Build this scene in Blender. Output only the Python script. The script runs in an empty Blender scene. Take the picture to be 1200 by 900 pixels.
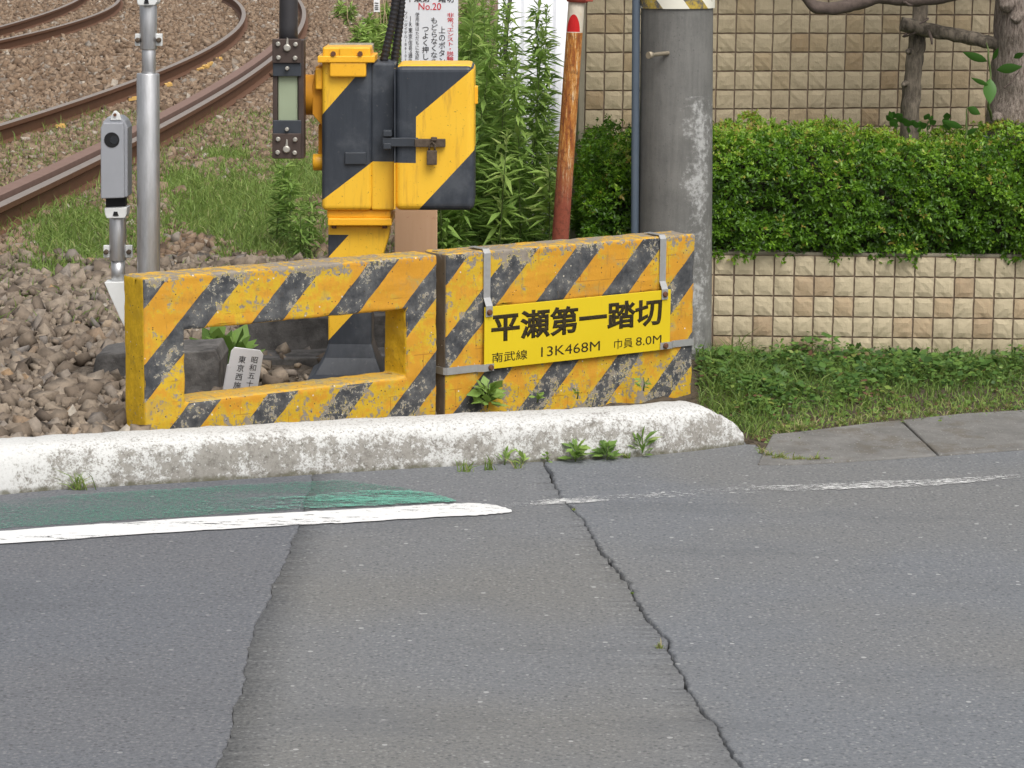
import bpy, math, random
import numpy as np
from mathutils import Vector, Matrix, noise as mnoise

random.seed(7)
RNG = np.random.default_rng(11)
R = math.radians
scene = bpy.context.scene
COL = scene.collection

# ------------------------------------------------------------------ camera
FPX, HZ, CAMH, ROLL = 3100.0, -100.0, 2.21, R(0.6)
TH = math.atan((450 - HZ) / FPX)
cd = bpy.data.cameras.new('camera')
cam = bpy.data.objects.new('camera', cd)
COL.objects.link(cam)
cd.sensor_width = 36.0
cd.lens = FPX / 1200 * 36.0
cd.clip_end = 3000
_f = Vector((0, math.cos(TH), -math.sin(TH)))
_u0 = Vector((0, math.sin(TH), math.cos(TH)))
_r0 = Vector((1, 0, 0))
# clockwise image roll
_r = _r0 * math.cos(ROLL) + _u0 * math.sin(ROLL)
_u = -_r0 * math.sin(ROLL) + _u0 * math.cos(ROLL)
cam.matrix_world = Matrix(((_r.x, _u.x, -_f.x, 0), (_r.y, _u.y, -_f.y, 0), (_r.z, _u.z, -_f.z, CAMH), (0, 0, 0, 1)))
scene.camera = cam

# ------------------------------------------------------------------ world, sun, exposure
SUN_EL, SUN_AZ = R(55), R(152)      # azimuth measured clockwise from +Y
w = bpy.data.worlds.new('World')
scene.world = w
w.use_nodes = True
wn, wl = w.node_tree.nodes, w.node_tree.links
bg = wn['Background']
sky = wn.new('ShaderNodeTexSky')
sky.sky_type = 'NISHITA'
sky.sun_disc = False
sky.sun_elevation = SUN_EL
sky.sun_rotation = SUN_AZ
sky.dust_density = 6.0
sky.air_density = 1.0
hs = wn.new('ShaderNodeHueSaturation')
hs.inputs['Saturation'].default_value = 0.22      # a grey overcast sky
wl.new(sky.outputs[0], hs.inputs['Color'])
wl.new(hs.outputs[0], bg.inputs[0])
bg.inputs[1].default_value = 0.15
sd = bpy.data.lights.new('sun', 'SUN')
sd.energy = 1.5
sd.angle = R(35)
sd.color = (1.0, 0.97, 0.92)
so = bpy.data.objects.new('sun', sd)
COL.objects.link(so)
so.location = (3, -6, 12)
sdir = Vector((math.sin(SUN_AZ) * math.cos(SUN_EL), math.cos(SUN_AZ) * math.cos(SUN_EL), math.sin(SUN_EL)))
so.rotation_euler = sdir.to_track_quat('Z', 'Y').to_euler()
scene.view_settings.view_transform = 'Standard'
scene.view_settings.look = 'None'
scene.view_settings.exposure = 0.12
scene.view_settings.gamma = 1.0

# ------------------------------------------------------------------ pixel helpers (photo pixels 1200x900)
CAM = Vector((0, 0, CAMH))
def ray(px, py):
    return _f + _r * ((px - 600) / FPX) + _u * ((450 - py) / FPX)
def G(px, py, z=0.0):
    d = ray(px, py)
    return CAM + d * ((z - CAMH) / d.z)
def V(px, py, Y):
    d = ray(px, py)
    return CAM + d * (Y / d.y)
def proj(P):
    """world (n,3) -> pixels (n,2), vectorised"""
    q = np.asarray(P, float) - np.array([0, 0, CAMH])
    dep = q @ np.array(_f)
    return np.stack([600 + FPX * (q @ np.array(_r)) / dep, 450 - FPX * (q @ np.array(_u)) / dep], 1)

# ------------------------------------------------------------------ node helper
class S:
    def __init__(s, nt, k): s.nt, s.k = nt, k
    def _m(s, op, b=None, c=None): return s.nt.math(op, s, b, c)
    def __add__(s, o): return s._m('ADD', o)
    __radd__ = __add__
    def __sub__(s, o): return s._m('SUBTRACT', o)
    def __rsub__(s, o): return s.nt.math('SUBTRACT', o, s)
    def __mul__(s, o): return s._m('MULTIPLY', o)
    __rmul__ = __mul__
    def __truediv__(s, o): return s._m('DIVIDE', o)
    def gt(s, o): return s._m('GREATER_THAN', o)
    def lt(s, o): return s._m('LESS_THAN', o)
    def mx(s, o): return s._m('MAXIMUM', o)
    def mn(s, o): return s._m('MINIMUM', o)
    def fract(s): return s._m('FRACT')
    def abs(s): return s._m('ABSOLUTE')
    def smooth(s, a, b):
        n = s.nt.new('ShaderNodeMapRange')
        n.interpolation_type = 'SMOOTHSTEP'
        s.nt.put(n.inputs[0], s); n.inputs[1].default_value = a; n.inputs[2].default_value = b
        return S(s.nt, n.outputs[0])
    def inv(s): return 1.0 - s

class M:
    def __init__(s, name, rough=0.7, metal=0.0, spec=0.3):
        s.m = bpy.data.materials.new(name)
        s.m.use_nodes = True
        s.t = s.m.node_tree
        s.b = s.t.nodes['Principled BSDF']
        s.b.inputs['Roughness'].default_value = rough
        s.b.inputs['Metallic'].default_value = metal
        s.b.inputs['Specular IOR Level'].default_value = spec
        s._p = None
    def new(s, t): return s.t.nodes.new(t)
    def put(s, inp, v):
        if isinstance(v, S): s.t.links.new(v.k, inp)
        elif isinstance(v, (tuple, list)):
            inp.default_value = tuple(v) + ((1.0,) if len(v) == 3 and len(inp.default_value) == 4 else ())
        else: inp.default_value = v
    def math(s, op, a, b=None, c=None):
        n = s.new('ShaderNodeMath'); n.operation = op
        for i, v in enumerate((a, b, c)):
            if v is not None: s.put(n.inputs[i], v)
        return S(s, n.outputs[0])
    def geo(s, what='Position'):
        if s._p is None: s._p = s.new('ShaderNodeNewGeometry')
        return S(s, s._p.outputs[what])
    def xyz(s, v=None):
        n = s.new('ShaderNodeSeparateXYZ'); s.put(n.inputs[0], v or s.geo())
        return [S(s, n.outputs[i]) for i in range(3)]
    def comb(s, x, y, z):
        n = s.new('ShaderNodeCombineXYZ')
        for i, v in enumerate((x, y, z)): s.put(n.inputs[i], v)
        return S(s, n.outputs[0])
    def noise(s, scale, detail=5, rough=0.6, vec=None, col=False, dist=0.0):
        n = s.new('ShaderNodeTexNoise')
        n.inputs['Scale'].default_value = scale; n.inputs['Detail'].default_value = detail
        n.inputs['Roughness'].default_value = rough; n.inputs['Distortion'].default_value = dist
        s.put(n.inputs['Vector'], vec or s.geo())
        return S(s, n.outputs[1 if col else 0])
    def vor(s, scale, feature='F1', vec=None, out='Distance'):
        n = s.new('ShaderNodeTexVoronoi'); n.feature = feature
        n.inputs['Scale'].default_value = scale
        s.put(n.inputs['Vector'], vec or s.geo())
        return S(s, n.outputs[out])
    def mix(s, f, a, b):
        n = s.new('ShaderNodeMix'); n.data_type = 'RGBA'
        s.put(n.inputs[0], f); s.put(n.inputs[6], a); s.put(n.inputs[7], b)
        return S(s, n.outputs[2])
    def ramp(s, f, stops, const=False):
        n = s.new('ShaderNodeValToRGB'); e = n.color_ramp.elements
        if const: n.color_ramp.interpolation = 'CONSTANT'
        while len(e) < len(stops): e.new(0.5)
        for i, (p, c) in enumerate(stops):
            e[i].position = p; e[i].color = tuple(c) + (1.0,)
        s.put(n.inputs[0], f)
        return S(s, n.outputs[0])
    def attr(s, name):
        n = s.new('ShaderNodeAttribute'); n.attribute_name = name
        return S(s, n.outputs['Fac'])
    def rnd(s):
        n = s.new('ShaderNodeObjectInfo'); return S(s, n.outputs['Random'])
    def color(s, c): s.put(s.b.inputs['Base Color'], c); return s
    def rough(s, v): s.put(s.b.inputs['Roughness'], v); return s
    def bump(s, h, strength=0.3, dist=0.01):
        n = s.new('ShaderNodeBump'); n.inputs['Strength'].default_value = strength
        n.inputs['Distance'].default_value = dist
        s.put(n.inputs['Height'], h); s.t.links.new(n.outputs[0], s.b.inputs['Normal']); return s
    def alpha(s, a):
        tr = s.new('ShaderNodeBsdfTransparent'); mx = s.new('ShaderNodeMixShader')
        s.put(mx.inputs[0], a)
        s.t.links.new(tr.outputs[0], mx.inputs[1]); s.t.links.new(s.b.outputs[0], mx.inputs[2])
        s.t.links.new(mx.outputs[0], s.t.nodes['Material Output'].inputs[0]); return s

def rgb(r, g, b):
    f = lambda c: (c / 255 / 12.92) if c <= 10 else ((c / 255 + 0.055) / 1.055) ** 2.4
    return (f(r), f(g), f(b))
def lin(m, *coef):
    """a*x+b*y+c*z+d of world position"""
    x, y, z = m.xyz()
    return x * coef[0] + y * coef[1] + z * coef[2] + coef[3]

# ------------------------------------------------------------------ mesh helpers
def tag(o, label=None, cat=None, group=None, kind=None):
    for k, v in (('label', label), ('category', cat), ('group', group), ('kind', kind)):
        if v: o[k] = v
    return o
def empty(name, loc, label, cat, group=None):
    o = bpy.data.objects.new(name, None); COL.objects.link(o)
    o.location = loc; o.empty_display_size = 0.1
    o['_w'] = tuple(loc)
    return tag(o, label, cat, group)
def wpos(o):
    return Vector(o['_w']) if o is not None and '_w' in o else Vector((0, 0, 0))
def link(name, me, parent=None, origin=None):
    """me is in world coordinates; origin = object's origin in the world"""
    o = bpy.data.objects.new(name, me); COL.objects.link(o)
    org = Vector(origin) if origin is not None else (wpos(parent) if parent else Vector((0, 0, 0)))
    if org.length: me.transform(Matrix.Translation(-org))
    if parent is not None:
        o.parent = parent; o.location = org - wpos(parent)
    else: o.location = org
    o['_w'] = tuple(org)
    return o
def arrays(name, Vv, F, mat, parent=None, var=None, smooth=False, origin=None):
    Vv = np.asarray(Vv, np.float32); F = np.asarray(F, np.int32)
    me = bpy.data.meshes.new(name); n, k = F.shape
    me.vertices.add(len(Vv)); me.vertices.foreach_set('co', Vv.ravel())
    me.loops.add(n * k); me.loops.foreach_set('vertex_index', F.ravel())
    me.polygons.add(n); me.polygons.foreach_set('loop_start', np.arange(0, n * k, k, dtype=np.int32))
    me.update(calc_edges=True)
    if smooth: me.polygons.foreach_set('use_smooth', np.ones(n, bool))
    if var is not None:
        a = me.attributes.new('var', 'FLOAT', 'POINT'); a.data.foreach_set('value', np.asarray(var, np.float32))
    me.materials.append(mat.m)
    return link(name, me, parent, origin)

class MB:
    def __init__(s): s.v, s.f, s.sm = [], [], []
    def add(s, vs, fs, smooth=False):
        o = len(s.v); s.v += [tuple(v) for v in vs]
        for f in fs: s.f.append([o + i for i in f]); s.sm.append(smooth)
        return s
    def hexa(s, p):   # 8 points: 0-3 front loop (ccw seen from the front), 4-7 the same behind
        return s.add(p, [(0, 1, 2, 3), (7, 6, 5, 4), (0, 4, 5, 1), (1, 5, 6, 2), (2, 6, 7, 3), (3, 7, 4, 0)])
    def box(s, c, d, rz=0.0, m=None):
        hx, hy, hz = d[0] / 2, d[1] / 2, d[2] / 2
        mm = m or Matrix.Rotation(rz, 3, 'Z'); c = Vector(c)
        return s.hexa([c + mm @ Vector(q) for q in ((-hx, -hy, -hz), (hx, -hy, -hz), (hx, -hy, hz), (-hx, -hy, hz), (-hx, hy, -hz), (hx, hy, -hz), (hx, hy, hz), (-hx, hy, hz))])
    def plate(s, pts, Y, depth):
        """pixel polygon on the vertical plane Y, going back by depth"""
        a = [V(x, y, Y) for x, y in pts]; n = len(a)
        b = [p + Vector((0, depth, 0)) for p in a]
        a = [Vector(p) for p in a]
        area = sum(a[i].x * a[(i + 1) % n].z - a[(i + 1) % n].x * a[i].z for i in range(n))
        if area < 0: a.reverse(); b.reverse()
        fs = [tuple(range(n)), tuple(reversed(range(n, 2 * n)))] + [(i, i + n, (i + 1) % n + n, (i + 1) % n) for i in range(n)]
        return s.add(a + b, fs)
    def rect(s, x0, y0, x1, y1, Y, depth): return s.plate([(x0, y1), (x1, y1), (x1, y0), (x0, y0)], Y, depth)
    def tube(s, pts, rad, n=16, cap=True):
        pts = [Vector(p) for p in pts]
        if not isinstance(rad, (list, tuple)): rad = [rad] * len(pts)
        t0 = (pts[1] - pts[0]).normalized()
        a = t0.orthogonal().normalized(); vs = []; fs = []
        for i, p in enumerate(pts):
            if i == 0: t = t0
            elif i == len(pts) - 1: t = (pts[i] - pts[i - 1]).normalized()
            else: t = ((pts[i + 1] - pts[i]).normalized() + (pts[i] - pts[i - 1]).normalized())
            t = t.normalized() if t.length > 1e-9 else t0
            a = (a - t * a.dot(t)); a = a.normalized() if a.length > 1e-6 else t.orthogonal().normalized()
            b = t.cross(a)
            for k in range(n):
                g = 2 * math.pi * k / n
                vs.append(p + (a * math.cos(g) + b * math.sin(g)) * rad[i])
        for i in range(len(pts) - 1):
            for k in range(n):
                k2 = (k + 1) % n
                fs.append((i * n + k, i * n + k2, (i + 1) * n + k2, (i + 1) * n + k))
        s.add(vs, fs, True)
        if cap:
            o = len(s.v) - len(vs)
            s.f.append([o + k for k in reversed(range(n))]); s.sm.append(False)
            s.f.append([o + (len(pts) - 1) * n + k for k in range(n)]); s.sm.append(False)
        return s
    def build(s, name, mat, parent=None, bevel=0, seg=2, origin=None, label=None):
        me = bpy.data.meshes.new(name)
        me.from_pydata(s.v, [], s.f); me.update()
        me.polygons.foreach_set('use_smooth', s.sm)
        me.materials.append(mat.m)
        o = link(name, me, parent, origin)
        if bevel:
            b = o.modifiers.new('bevel', 'BEVEL'); b.width = bevel; b.segments = seg; b.limit_method = 'ANGLE'
        if label: o['label'] = label
        return o
def rough_up(o, levels=3, strength=0.006, size=0.08):
    sb = o.modifiers.new('cut', 'SUBSURF'); sb.subdivision_type = 'SIMPLE'; sb.levels = sb.render_levels = levels
    tx = bpy.data.textures.new('clouds', 'CLOUDS'); tx.noise_scale = size; tx.noise_depth = 3
    dm = o.modifiers.new('wear', 'DISPLACE'); dm.texture = tx; dm.strength = strength; dm.mid_level = 0.5
    dm.texture_coords = 'GLOBAL'

# lettering: text turned into a mesh and fitted to a rectangle p0 + u*ux + v*uz
def lettering(body, p0, ux, uz, w_, h_, mat, parent, bold=0.0, name='lettering', thick=0.0012, line=1.0):
    c = bpy.data.curves.new('text', 'FONT'); c.body = body; c.size = 1.0; c.bevel_depth = max(bold, 0.0); c.bevel_resolution = 0
    c.align_x = 'CENTER'; c.space_line = line; c.resolution_u = 4
    o = bpy.data.objects.new('text', c); COL.objects.link(o)
    dg = bpy.context.evaluated_depsgraph_get()
    me = bpy.data.meshes.new_from_object(o.evaluated_get(dg))
    bpy.data.objects.remove(o); bpy.data.curves.remove(c)
    me.materials.clear()
    n = len(me.vertices); co = np.zeros(n * 3, np.float32); me.vertices.foreach_get('co', co); co = co.reshape(-1, 3)
    lo, hi = co.min(0), co.max(0)
    a = (co[:, 0] - lo[0]) / max(hi[0] - lo[0], 1e-6) * w_
    b = (co[:, 1] - lo[1]) / max(hi[1] - lo[1], 1e-6) * h_
    nrm = np.array(Vector(ux).cross(Vector(uz)).normalized())
    P = np.array(p0)[None] + a[:, None] * np.array(ux)[None] + b[:, None] * np.array(uz)[None] + nrm * thick + (co[:, 2] * 0.012)[:, None] * nrm[None]
    me.vertices.foreach_set('co', P.astype(np.float32).ravel()); me.update()
    me.materials.append(mat.m)
    return link(name, me, parent)

# leaf clouds: kite-shaped folded leaves
def leaves(base, direction, side, length, width, fold=0.25, droop=0.0):
    """all (n,3)/(n,) -> verts (4n,3), faces (2n,3)"""
    n = len(base); d = direction / np.linalg.norm(direction, axis=1, keepdims=True)
    s_ = side - d * (side * d).sum(1, keepdims=True)
    s_ /= np.linalg.norm(s_, axis=1, keepdims=True) + 1e-9
    nn = np.cross(d, s_)
    L, W = length[:, None], width[:, None]
    mid = base + d * L * 0.45
    tip = base + d * L; tip[:, 2] -= droop * length
    l = mid + s_ * W * 0.5 + nn * W * fold; r = mid - s_ * W * 0.5 + nn * W * fold
    vs = np.stack([base, l, tip, r], 1).reshape(-1, 3)
    i = np.arange(n)[:, None] * 4
    fs = np.stack([i + np.array([[0, 2, 1]]), i + np.array([[0, 3, 2]])], 1).reshape(-1, 3)
    return vs, fs
def blades(base, direction, length, width):
    n = len(base); d = direction / np.linalg.norm(direction, axis=1, keepdims=True)
    s_ = np.cross(d, RNG.normal(size=(n, 3))); s_ /= np.linalg.norm(s_, axis=1, keepdims=True) + 1e-9
    L, W = length[:, None], width[:, None]
    up = np.array([[0, 0, 1.0]]); hor = d * np.array([[1, 1, 0]])
    m = base + up * L * 0.55 * d[:, 2:3] + hor * L * 0.35
    t = base + up * L * 0.85 * d[:, 2:3] + hor * L * 1.0
    vs = np.stack([base + s_ * W * .5, base - s_ * W * .5, m + s_ * W * .4, m - s_ * W * .4, t], 1).reshape(-1, 3)
    i = np.arange(n)[:, None] * 5
    fs = np.stack([i + np.array([[0, 1, 3]]), i + np.array([[0, 3, 2]]), i + np.array([[2, 3, 4]])], 1).reshape(-1, 3)
    return vs, fs
def join(parts):
    vs, fs, vr, o = [], [], [], 0
    for v, f, a in parts:
        vs.append(v); fs.append(f + o); vr.append(a); o += len(v)
    return np.concatenate(vs), np.concatenate(fs), np.concatenate(vr)
def unit(n):
    v = RNG.normal(size=(n, 3)); return v / np.linalg.norm(v, axis=1, keepdims=True)
def ss(x, a, b):
    t = np.clip((np.asarray(x, float) - a) / (b - a), 0, 1); return t * t * (3 - 2 * t)

# ================================================================== materials
def simple(name, c, rough=0.6, metal=0.0, var=0.0, scale=20, spec=0.3, bump=0.0):
    m = M(name, rough, metal, spec)
    if var or bump:
        n = m.noise(scale, 5)
        m.color(m.mix(n, tuple(x * (1 - var) for x in c), tuple(min(1, x * (1 + var)) for x in c)))
        if bump: m.bump(n, bump, 0.005)
    else: m.color(c)
    return m

def asphalt(name, base, warm, fleck=1.0):
    m = M(name, 0.88, spec=0.25)
    big = m.noise(0.55, 3, 0.5); fine = m.noise(95, 3, 0.7); grit = m.noise(260, 2, 0.6)
    mid = m.noise(9, 5, 0.6); gr2 = m.noise(62, 4, 0.85)
    c = m.mix(big.smooth(0.38, 0.62), base, warm)
    c = m.mix((fine - 0.5) * 1.6 + 0.62, tuple(x * 0.55 for x in base), c)
    c = m.mix(mid.smooth(0.45, 0.75) * 0.22, c, tuple(x * 0.66 for x in base))
    c = m.mix(gr2.smooth(0.52, 0.68) * 0.50, c, (0.31, 0.308, 0.298))
    c = m.mix(gr2.smooth(0.48, 0.32) * 0.65, c, tuple(x * 0.38 for x in base))
    v = m.vor(62, out='Distance'); vc = m.xyz(m.vor(62, out='Color'))
    fl = v.lt(0.34) * vc[0].smooth(0.55, 1.0) * (grit.smooth(0.3, 0.7) * 0.5 + 0.5)
    v2 = m.vor(22, out='Distance'); v2c = m.xyz(m.vor(22, out='Color'))
    fl2 = (v2 - v2c[2] * 0.12).lt(0.07) * v2c[1].gt(0.84)
    c = m.mix(fl * 0.55 * fleck, c, (0.36, 0.36, 0.35))
    c = m.mix(fl2 * 0.6 * fleck, c, (0.44, 0.44, 0.43))
    st_ = m.noise(1.7, 6, 0.65, vec=m.comb(m.xyz()[0] * 0.45, m.xyz()[1] * 1.3, 0.0))
    c = m.mix(st_.smooth(0.53, 0.66) * 0.28, c, tuple(x * 0.55 for x in base))
    dk = m.vor(48, out='Distance'); dkc = m.xyz(m.vor(48, out='Color'))
    c = m.mix(dk.lt(0.28) * dkc[2].gt(0.62) * 0.5, c, tuple(x * 0.35 for x in base))
    m.color(c).bump(fine * 0.6 + v * 0.5 + grit * 0.3, 0.55, 0.006)
    return m
mAsL = asphalt('asphalt_patch', (0.158, 0.166, 0.184), (0.163, 0.166, 0.177), 0.6)
mAsM = asphalt('asphalt_worn', (0.190, 0.197, 0.208), (0.200, 0.196, 0.183), 1.0)
mAsR = asphalt('asphalt_right', (0.188, 0.199, 0.216), (0.202, 0.201, 0.196), 1.1)
mCrack = simple('crack_dirt', (0.03, 0.028, 0.025), 1.0, var=0.3)

def wear_paint(name, c, keep, scale=28, streak=True):
    m = M(name, 0.75)
    x, y, z = m.xyz()
    vec = m.comb(x * 0.35, y * 2.2, 0.0)
    n = m.noise(scale, 6, 0.75, vec=vec); b = m.noise(3.0, 3, 0.5, vec=vec)
    n2 = m.noise(70, 4, 0.7)
    m.color(m.mix(n2, tuple(q * 0.82 for q in c), c))
    f = n * 0.6 + b * 0.25 + n2 * 0.15
    return m, f, x, y
mWhiteLine, f, x, y = wear_paint('road_white', (0.76, 0.76, 0.75), 1)
mWhiteLine.alpha(f.gt(0.435))
mFaded, f, x, y = wear_paint('road_white_faded', (0.70, 0.70, 0.69), 1, 40)
fn = mFaded.noise(55, 4, 0.8, vec=mFaded.comb(x * 0.6, y * 2.0, 0.0)); mFaded.alpha((f * 0.55 + fn * 0.5 + mFaded.noise(2.2, 2) * 0.22 - (x - 1.35).abs() * 0.035).gt(0.652))
mGreen, f, x, y = wear_paint('road_green', (0.11, 0.27, 0.21), 1, 30)
gn = mGreen.noise(150, 3, 0.7); mGreen.alpha((f * 0.75 + mGreen.noise(1.3, 3) * 0.35 + gn * 0.22 - (x + 1.55).smooth(0.0, 1.1) * 0.05).smooth(0.55, 0.70) * gn.smooth(0.44, 0.60) * 0.9)
mMint, f, x, y = wear_paint('road_mint', (0.15, 0.40, 0.31), 1, 34)
gn = mMint.noise(130, 3, 0.7); mMint.alpha((f * 0.8 + gn * 0.25 + (x + 0.9).smooth(-0.9, 0.8) * 0.16).smooth(0.62, 0.67) * 0.9)

# white kerb, paint worn on the front
mKerb = M('kerb_paint', 0.8)
x, y, z = mKerb.xyz()
n1 = mKerb.noise(38, 6, 0.75); n2 = mKerb.noise(4.5, 4, 0.6); n3 = mKerb.noise(120, 3, 0.7)
nz = mKerb.xyz(mKerb.geo('Normal'))[2]
wear = n1 * 0.52 + n2 * 0.55 + n3 * 0.30 + mKerb.noise(13, 6, 0.75) * 0.38 + z.smooth(0.155, 0.09) * 0.06 + x.smooth(-2.05, -1.55) * 0.09 - nz.smooth(0.55, 0.9) * 0.075 - 0.362
conc = mKerb.mix(n1, (0.15, 0.138, 0.118), (0.34, 0.322, 0.29))
conc = mKerb.mix(mKerb.noise(40, 6, 0.75).smooth(0.45, 0.70), conc, (0.10, 0.088, 0.070))
conc = mKerb.mix(mKerb.noise(48, 4, 0.7).smooth(0.60, 0.66) * 0.7, conc, (0.62, 0.62, 0.60))
white = mKerb.mix(n3, (0.50, 0.50, 0.485), (0.64, 0.64, 0.625))
c = mKerb.mix(mKerb.noise(85, 5, 0.78).smooth(0.52, 0.63) * (x.smooth(-2.1, -1.6) * 0.75 + 0.12), white, (0.20, 0.18, 0.15))
c = mKerb.mix(wear.smooth(0.585, 0.70) * 0.92, c, conc)
c = mKerb.mix((z.smooth(0.045, 0.0) * mKerb.noise(22, 4)).smooth(0.2, 0.6) * 0.85, c, (0.10, 0.095, 0.06))
mKerb.color(c).bump(n1 * 0.5 - wear.smooth(0.58, 0.68) * 0.4 + n3 * 0.2, 0.4, 0.005)

# ---- barrier plane
YAW = 0.633
BU = Vector((math.cos(YAW), math.sin(YAW), 0)); BN = Vector((math.sin(YAW), -math.cos(YAW), 0))   # BN points at the road
B0 = Vector((-1.476, 10.464, 0))
def bpt(u, h, d=0.0): return B0 + BU * u + Vector((0, 0, h)) + BN * d
def buh(px, py):
    d = ray(px, py); t = (B0 - CAM).dot(BN) / d.dot(BN); p = CAM + d * t
    return (p - B0).dot(BU), p.z

def barrier_mat(name, end_col):
    m = M(name, 0.7)
    x, y, z = m.xyz()
    u = lin(m, BU.x, BU.y, 0, -B0.dot(BU))
    nn = m.geo('Normal'); nx, ny, nz = m.xyz(nn)
    front = (nx * BN.x + ny * BN.y).gt(0.55)
    top = nz.gt(0.55)
    inner = front.inv() * top.inv()
    wob = m.noise(11, 3) * 0.012
    ph = ((u - z * STK + wob - ST0) / STP).fract()
    dark = ph.lt(STW + 0.045)
    n1 = m.noise(14, 6, 0.7); n2 = m.noise(48, 5, 0.75); n3 = m.noise(3.2, 3, 0.5); n4 = m.noise(130, 3, 0.7)
    streak = m.noise(16, 5, 0.65, vec=m.comb(u * 1.6, 0.0, z * 0.35))
    orange = m.mix(n3, (0.55, 0.25, 0.022), (0.60, 0.32, 0.030))
    yellow = m.mix(n2, (0.50, 0.31, 0.016), (0.64, 0.44, 0.035))
    yel = m.mix((n1 * 0.6 + n3 * 0.4 + z.smooth(0.30, 0.15) * 0.05).smooth(0.47, 0.55), orange, yellow)
    yel = m.mix(n4.smooth(0.5, 0.8) * 0.35, yel, (0.40, 0.17, 0.02))
    blk = m.mix(n1.smooth(0.3, 0.7), (0.038, 0.041, 0.047), (0.135, 0.136, 0.136))
    conc = m.mix(n1, (0.16, 0.135, 0.11), (0.34, 0.30, 0.25))
    br = m.new('ShaderNodeTexBrick'); br.inputs['Scale'].default_value = 1.0; br.inputs['Mortar Size'].default_value = 0.0022
    br.inputs['Brick Width'].default_value = 0.17; br.inputs['Row Height'].default_value = 0.085; br.offset = 0.37
    m.put(br.inputs['Vector'], m.comb(u + n1 * 0.010, z + n2 * 0.006, 0.0))
    crk = S(m, br.outputs['Fac']) * m.noise(6.5, 3).smooth(0.53, 0.60)
    yel = m.mix(crk * 0.5, yel, (0.24, 0.10, 0.02))
    # older coat: greyed grimy zones
    yel = m.mix(m.noise(7, 5, 0.7).smooth(0.52, 0.68) * 0.5, yel, (0.36, 0.24, 0.10))
    paint = m.mix(dark, yel, blk)
    plain = m.mix(n2.smooth(0.35, 0.7), (0.56, 0.34, 0.012), (0.74, 0.46, 0.02))
    plain = m.mix(n1.smooth(0.55, 0.8) * 0.6, plain, (0.20, 0.15, 0.03))
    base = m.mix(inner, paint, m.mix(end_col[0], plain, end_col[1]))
    base = m.mix(top, base, m.mix(n1.smooth(0.4, 0.62), (0.60, 0.34, 0.03), (0.42, 0.32, 0.09)))
    lowz = z.smooth(0.34, 0.05) * 0.04 + z.smooth(0.69, 0.765) * 0.065
    chip = n1 * 0.42 + n2 * 0.38 + n4 * 0.10 + n3 * 0.16 + lowz - inner * 0.04 + (u - 0.6).lt(-0.2) * 0.0
    chip = chip + (m.geo('Pointiness') - 0.5).smooth(0.015, 0.07) * 0.075
    c1 = chip.gt(0.596)
    # yellow undercoat shows at the rim of a chip on the black bands
    rim = chip.gt(0.580) * dark * front
    c = m.mix(rim, base, m.mix(n2.gt(0.5), (0.66, 0.52, 0.10), (0.45, 0.42, 0.34)))
    c = m.mix(c1, c, conc)
    dirt = (streak * 0.6 + n2 * 0.4).smooth(0.52, 0.72)
    c = m.mix(dirt * 0.60, c, (0.13, 0.10, 0.07))
    c = m.mix(top * n2.smooth(0.46, 0.64) * 0.5, c, (0.27, 0.22, 0.16))
    speck = m.vor(70); sc = m.xyz(m.vor(70, out='Color'))
    c = m.mix(speck.lt(0.2) * sc[0].gt(0.88), c, (0.05, 0.04, 0.03))
    c = m.mix(m.vor(45).lt(0.17) * m.xyz(m.vor(45, out='Color'))[1].gt(0.93), c, (0.62, 0.58, 0.48))
    m.color(c).bump(n2 * 0.5 + n4 * 0.25 - c1 * 0.45, 0.5, 0.005)
    return m
def _stripe():
    a = buh(349, 312); b = buh(300, 375)
    k = (a[0] - b[0]) / (a[1] - b[1])
    e = [buh(*p) for p in ((349, 312), (381, 309), (436, 306), (467, 303))]
    q = [u - k * h for u, h in e]
    return k, q
STK, _q = _stripe()
STP = _q[2] - _q[0]; STW = ((_q[1] - _q[0]) + (_q[3] - _q[2])) / 2 / STP; ST0 = _q[0] - 0.004
mBarA = barrier_mat('barrier_paint', (0.0, (0, 0, 0)))
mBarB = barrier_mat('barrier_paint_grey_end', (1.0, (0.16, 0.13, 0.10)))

mStrap = M('strap_metal', 0.42, 0.55)
n = mStrap.noise(40, 4); mStrap.color(mStrap.mix(n, (0.36, 0.36, 0.36), (0.55, 0.55, 0.54)))
mRustBolt = simple('rusty_bolt', (0.13, 0.06, 0.035), 0.85, var=0.5, scale=90, bump=0.5)
mSign = M('sign_yellow', 0.38, spec=0.5)
n = mSign.noise(4, 4); s_ = mSign.noise(22, 4, vec=mSign.comb(lin(mSign, 2, 1.3, 0, 0), 0.0, lin(mSign, 0, 0, 0.25, 0)))
cc = mSign.mix(n, (0.64, 0.47, 0.010), (0.71, 0.54, 0.016))
cc = mSign.mix(s_.smooth(0.60, 0.78) * 0.4, cc, (0.50, 0.33, 0.02)); mSign.color(cc)
mInk = M('ink_black', 0.6); n = mInk.noise(120, 4, 0.7); mInk.color(mInk.mix(n.smooth(0.4, 0.75), (0.018, 0.014, 0.008), (0.07, 0.05, 0.015)))
mInkW = simple('ink_on_white', (0.03, 0.03, 0.035), 0.6, var=0.4, scale=90)
mRed = simple('ink_red', (0.55, 0.035, 0.05), 0.6, var=0.2, scale=60)
mPlateW = M('white_board', 0.4, spec=0.5)
n = mPlateW.noise(6, 5); mPlateW.color(mPlateW.mix(n, (0.62, 0.65, 0.70), (0.74, 0.76, 0.79)))
mStakeW = M('white_stake', 0.5); n = mStakeW.noise(30, 5, 0.7); mStakeW.color(mStakeW.mix(n.smooth(0.6, 0.8), (0.80, 0.80, 0.82), (0.45, 0.42, 0.38)))

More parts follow.
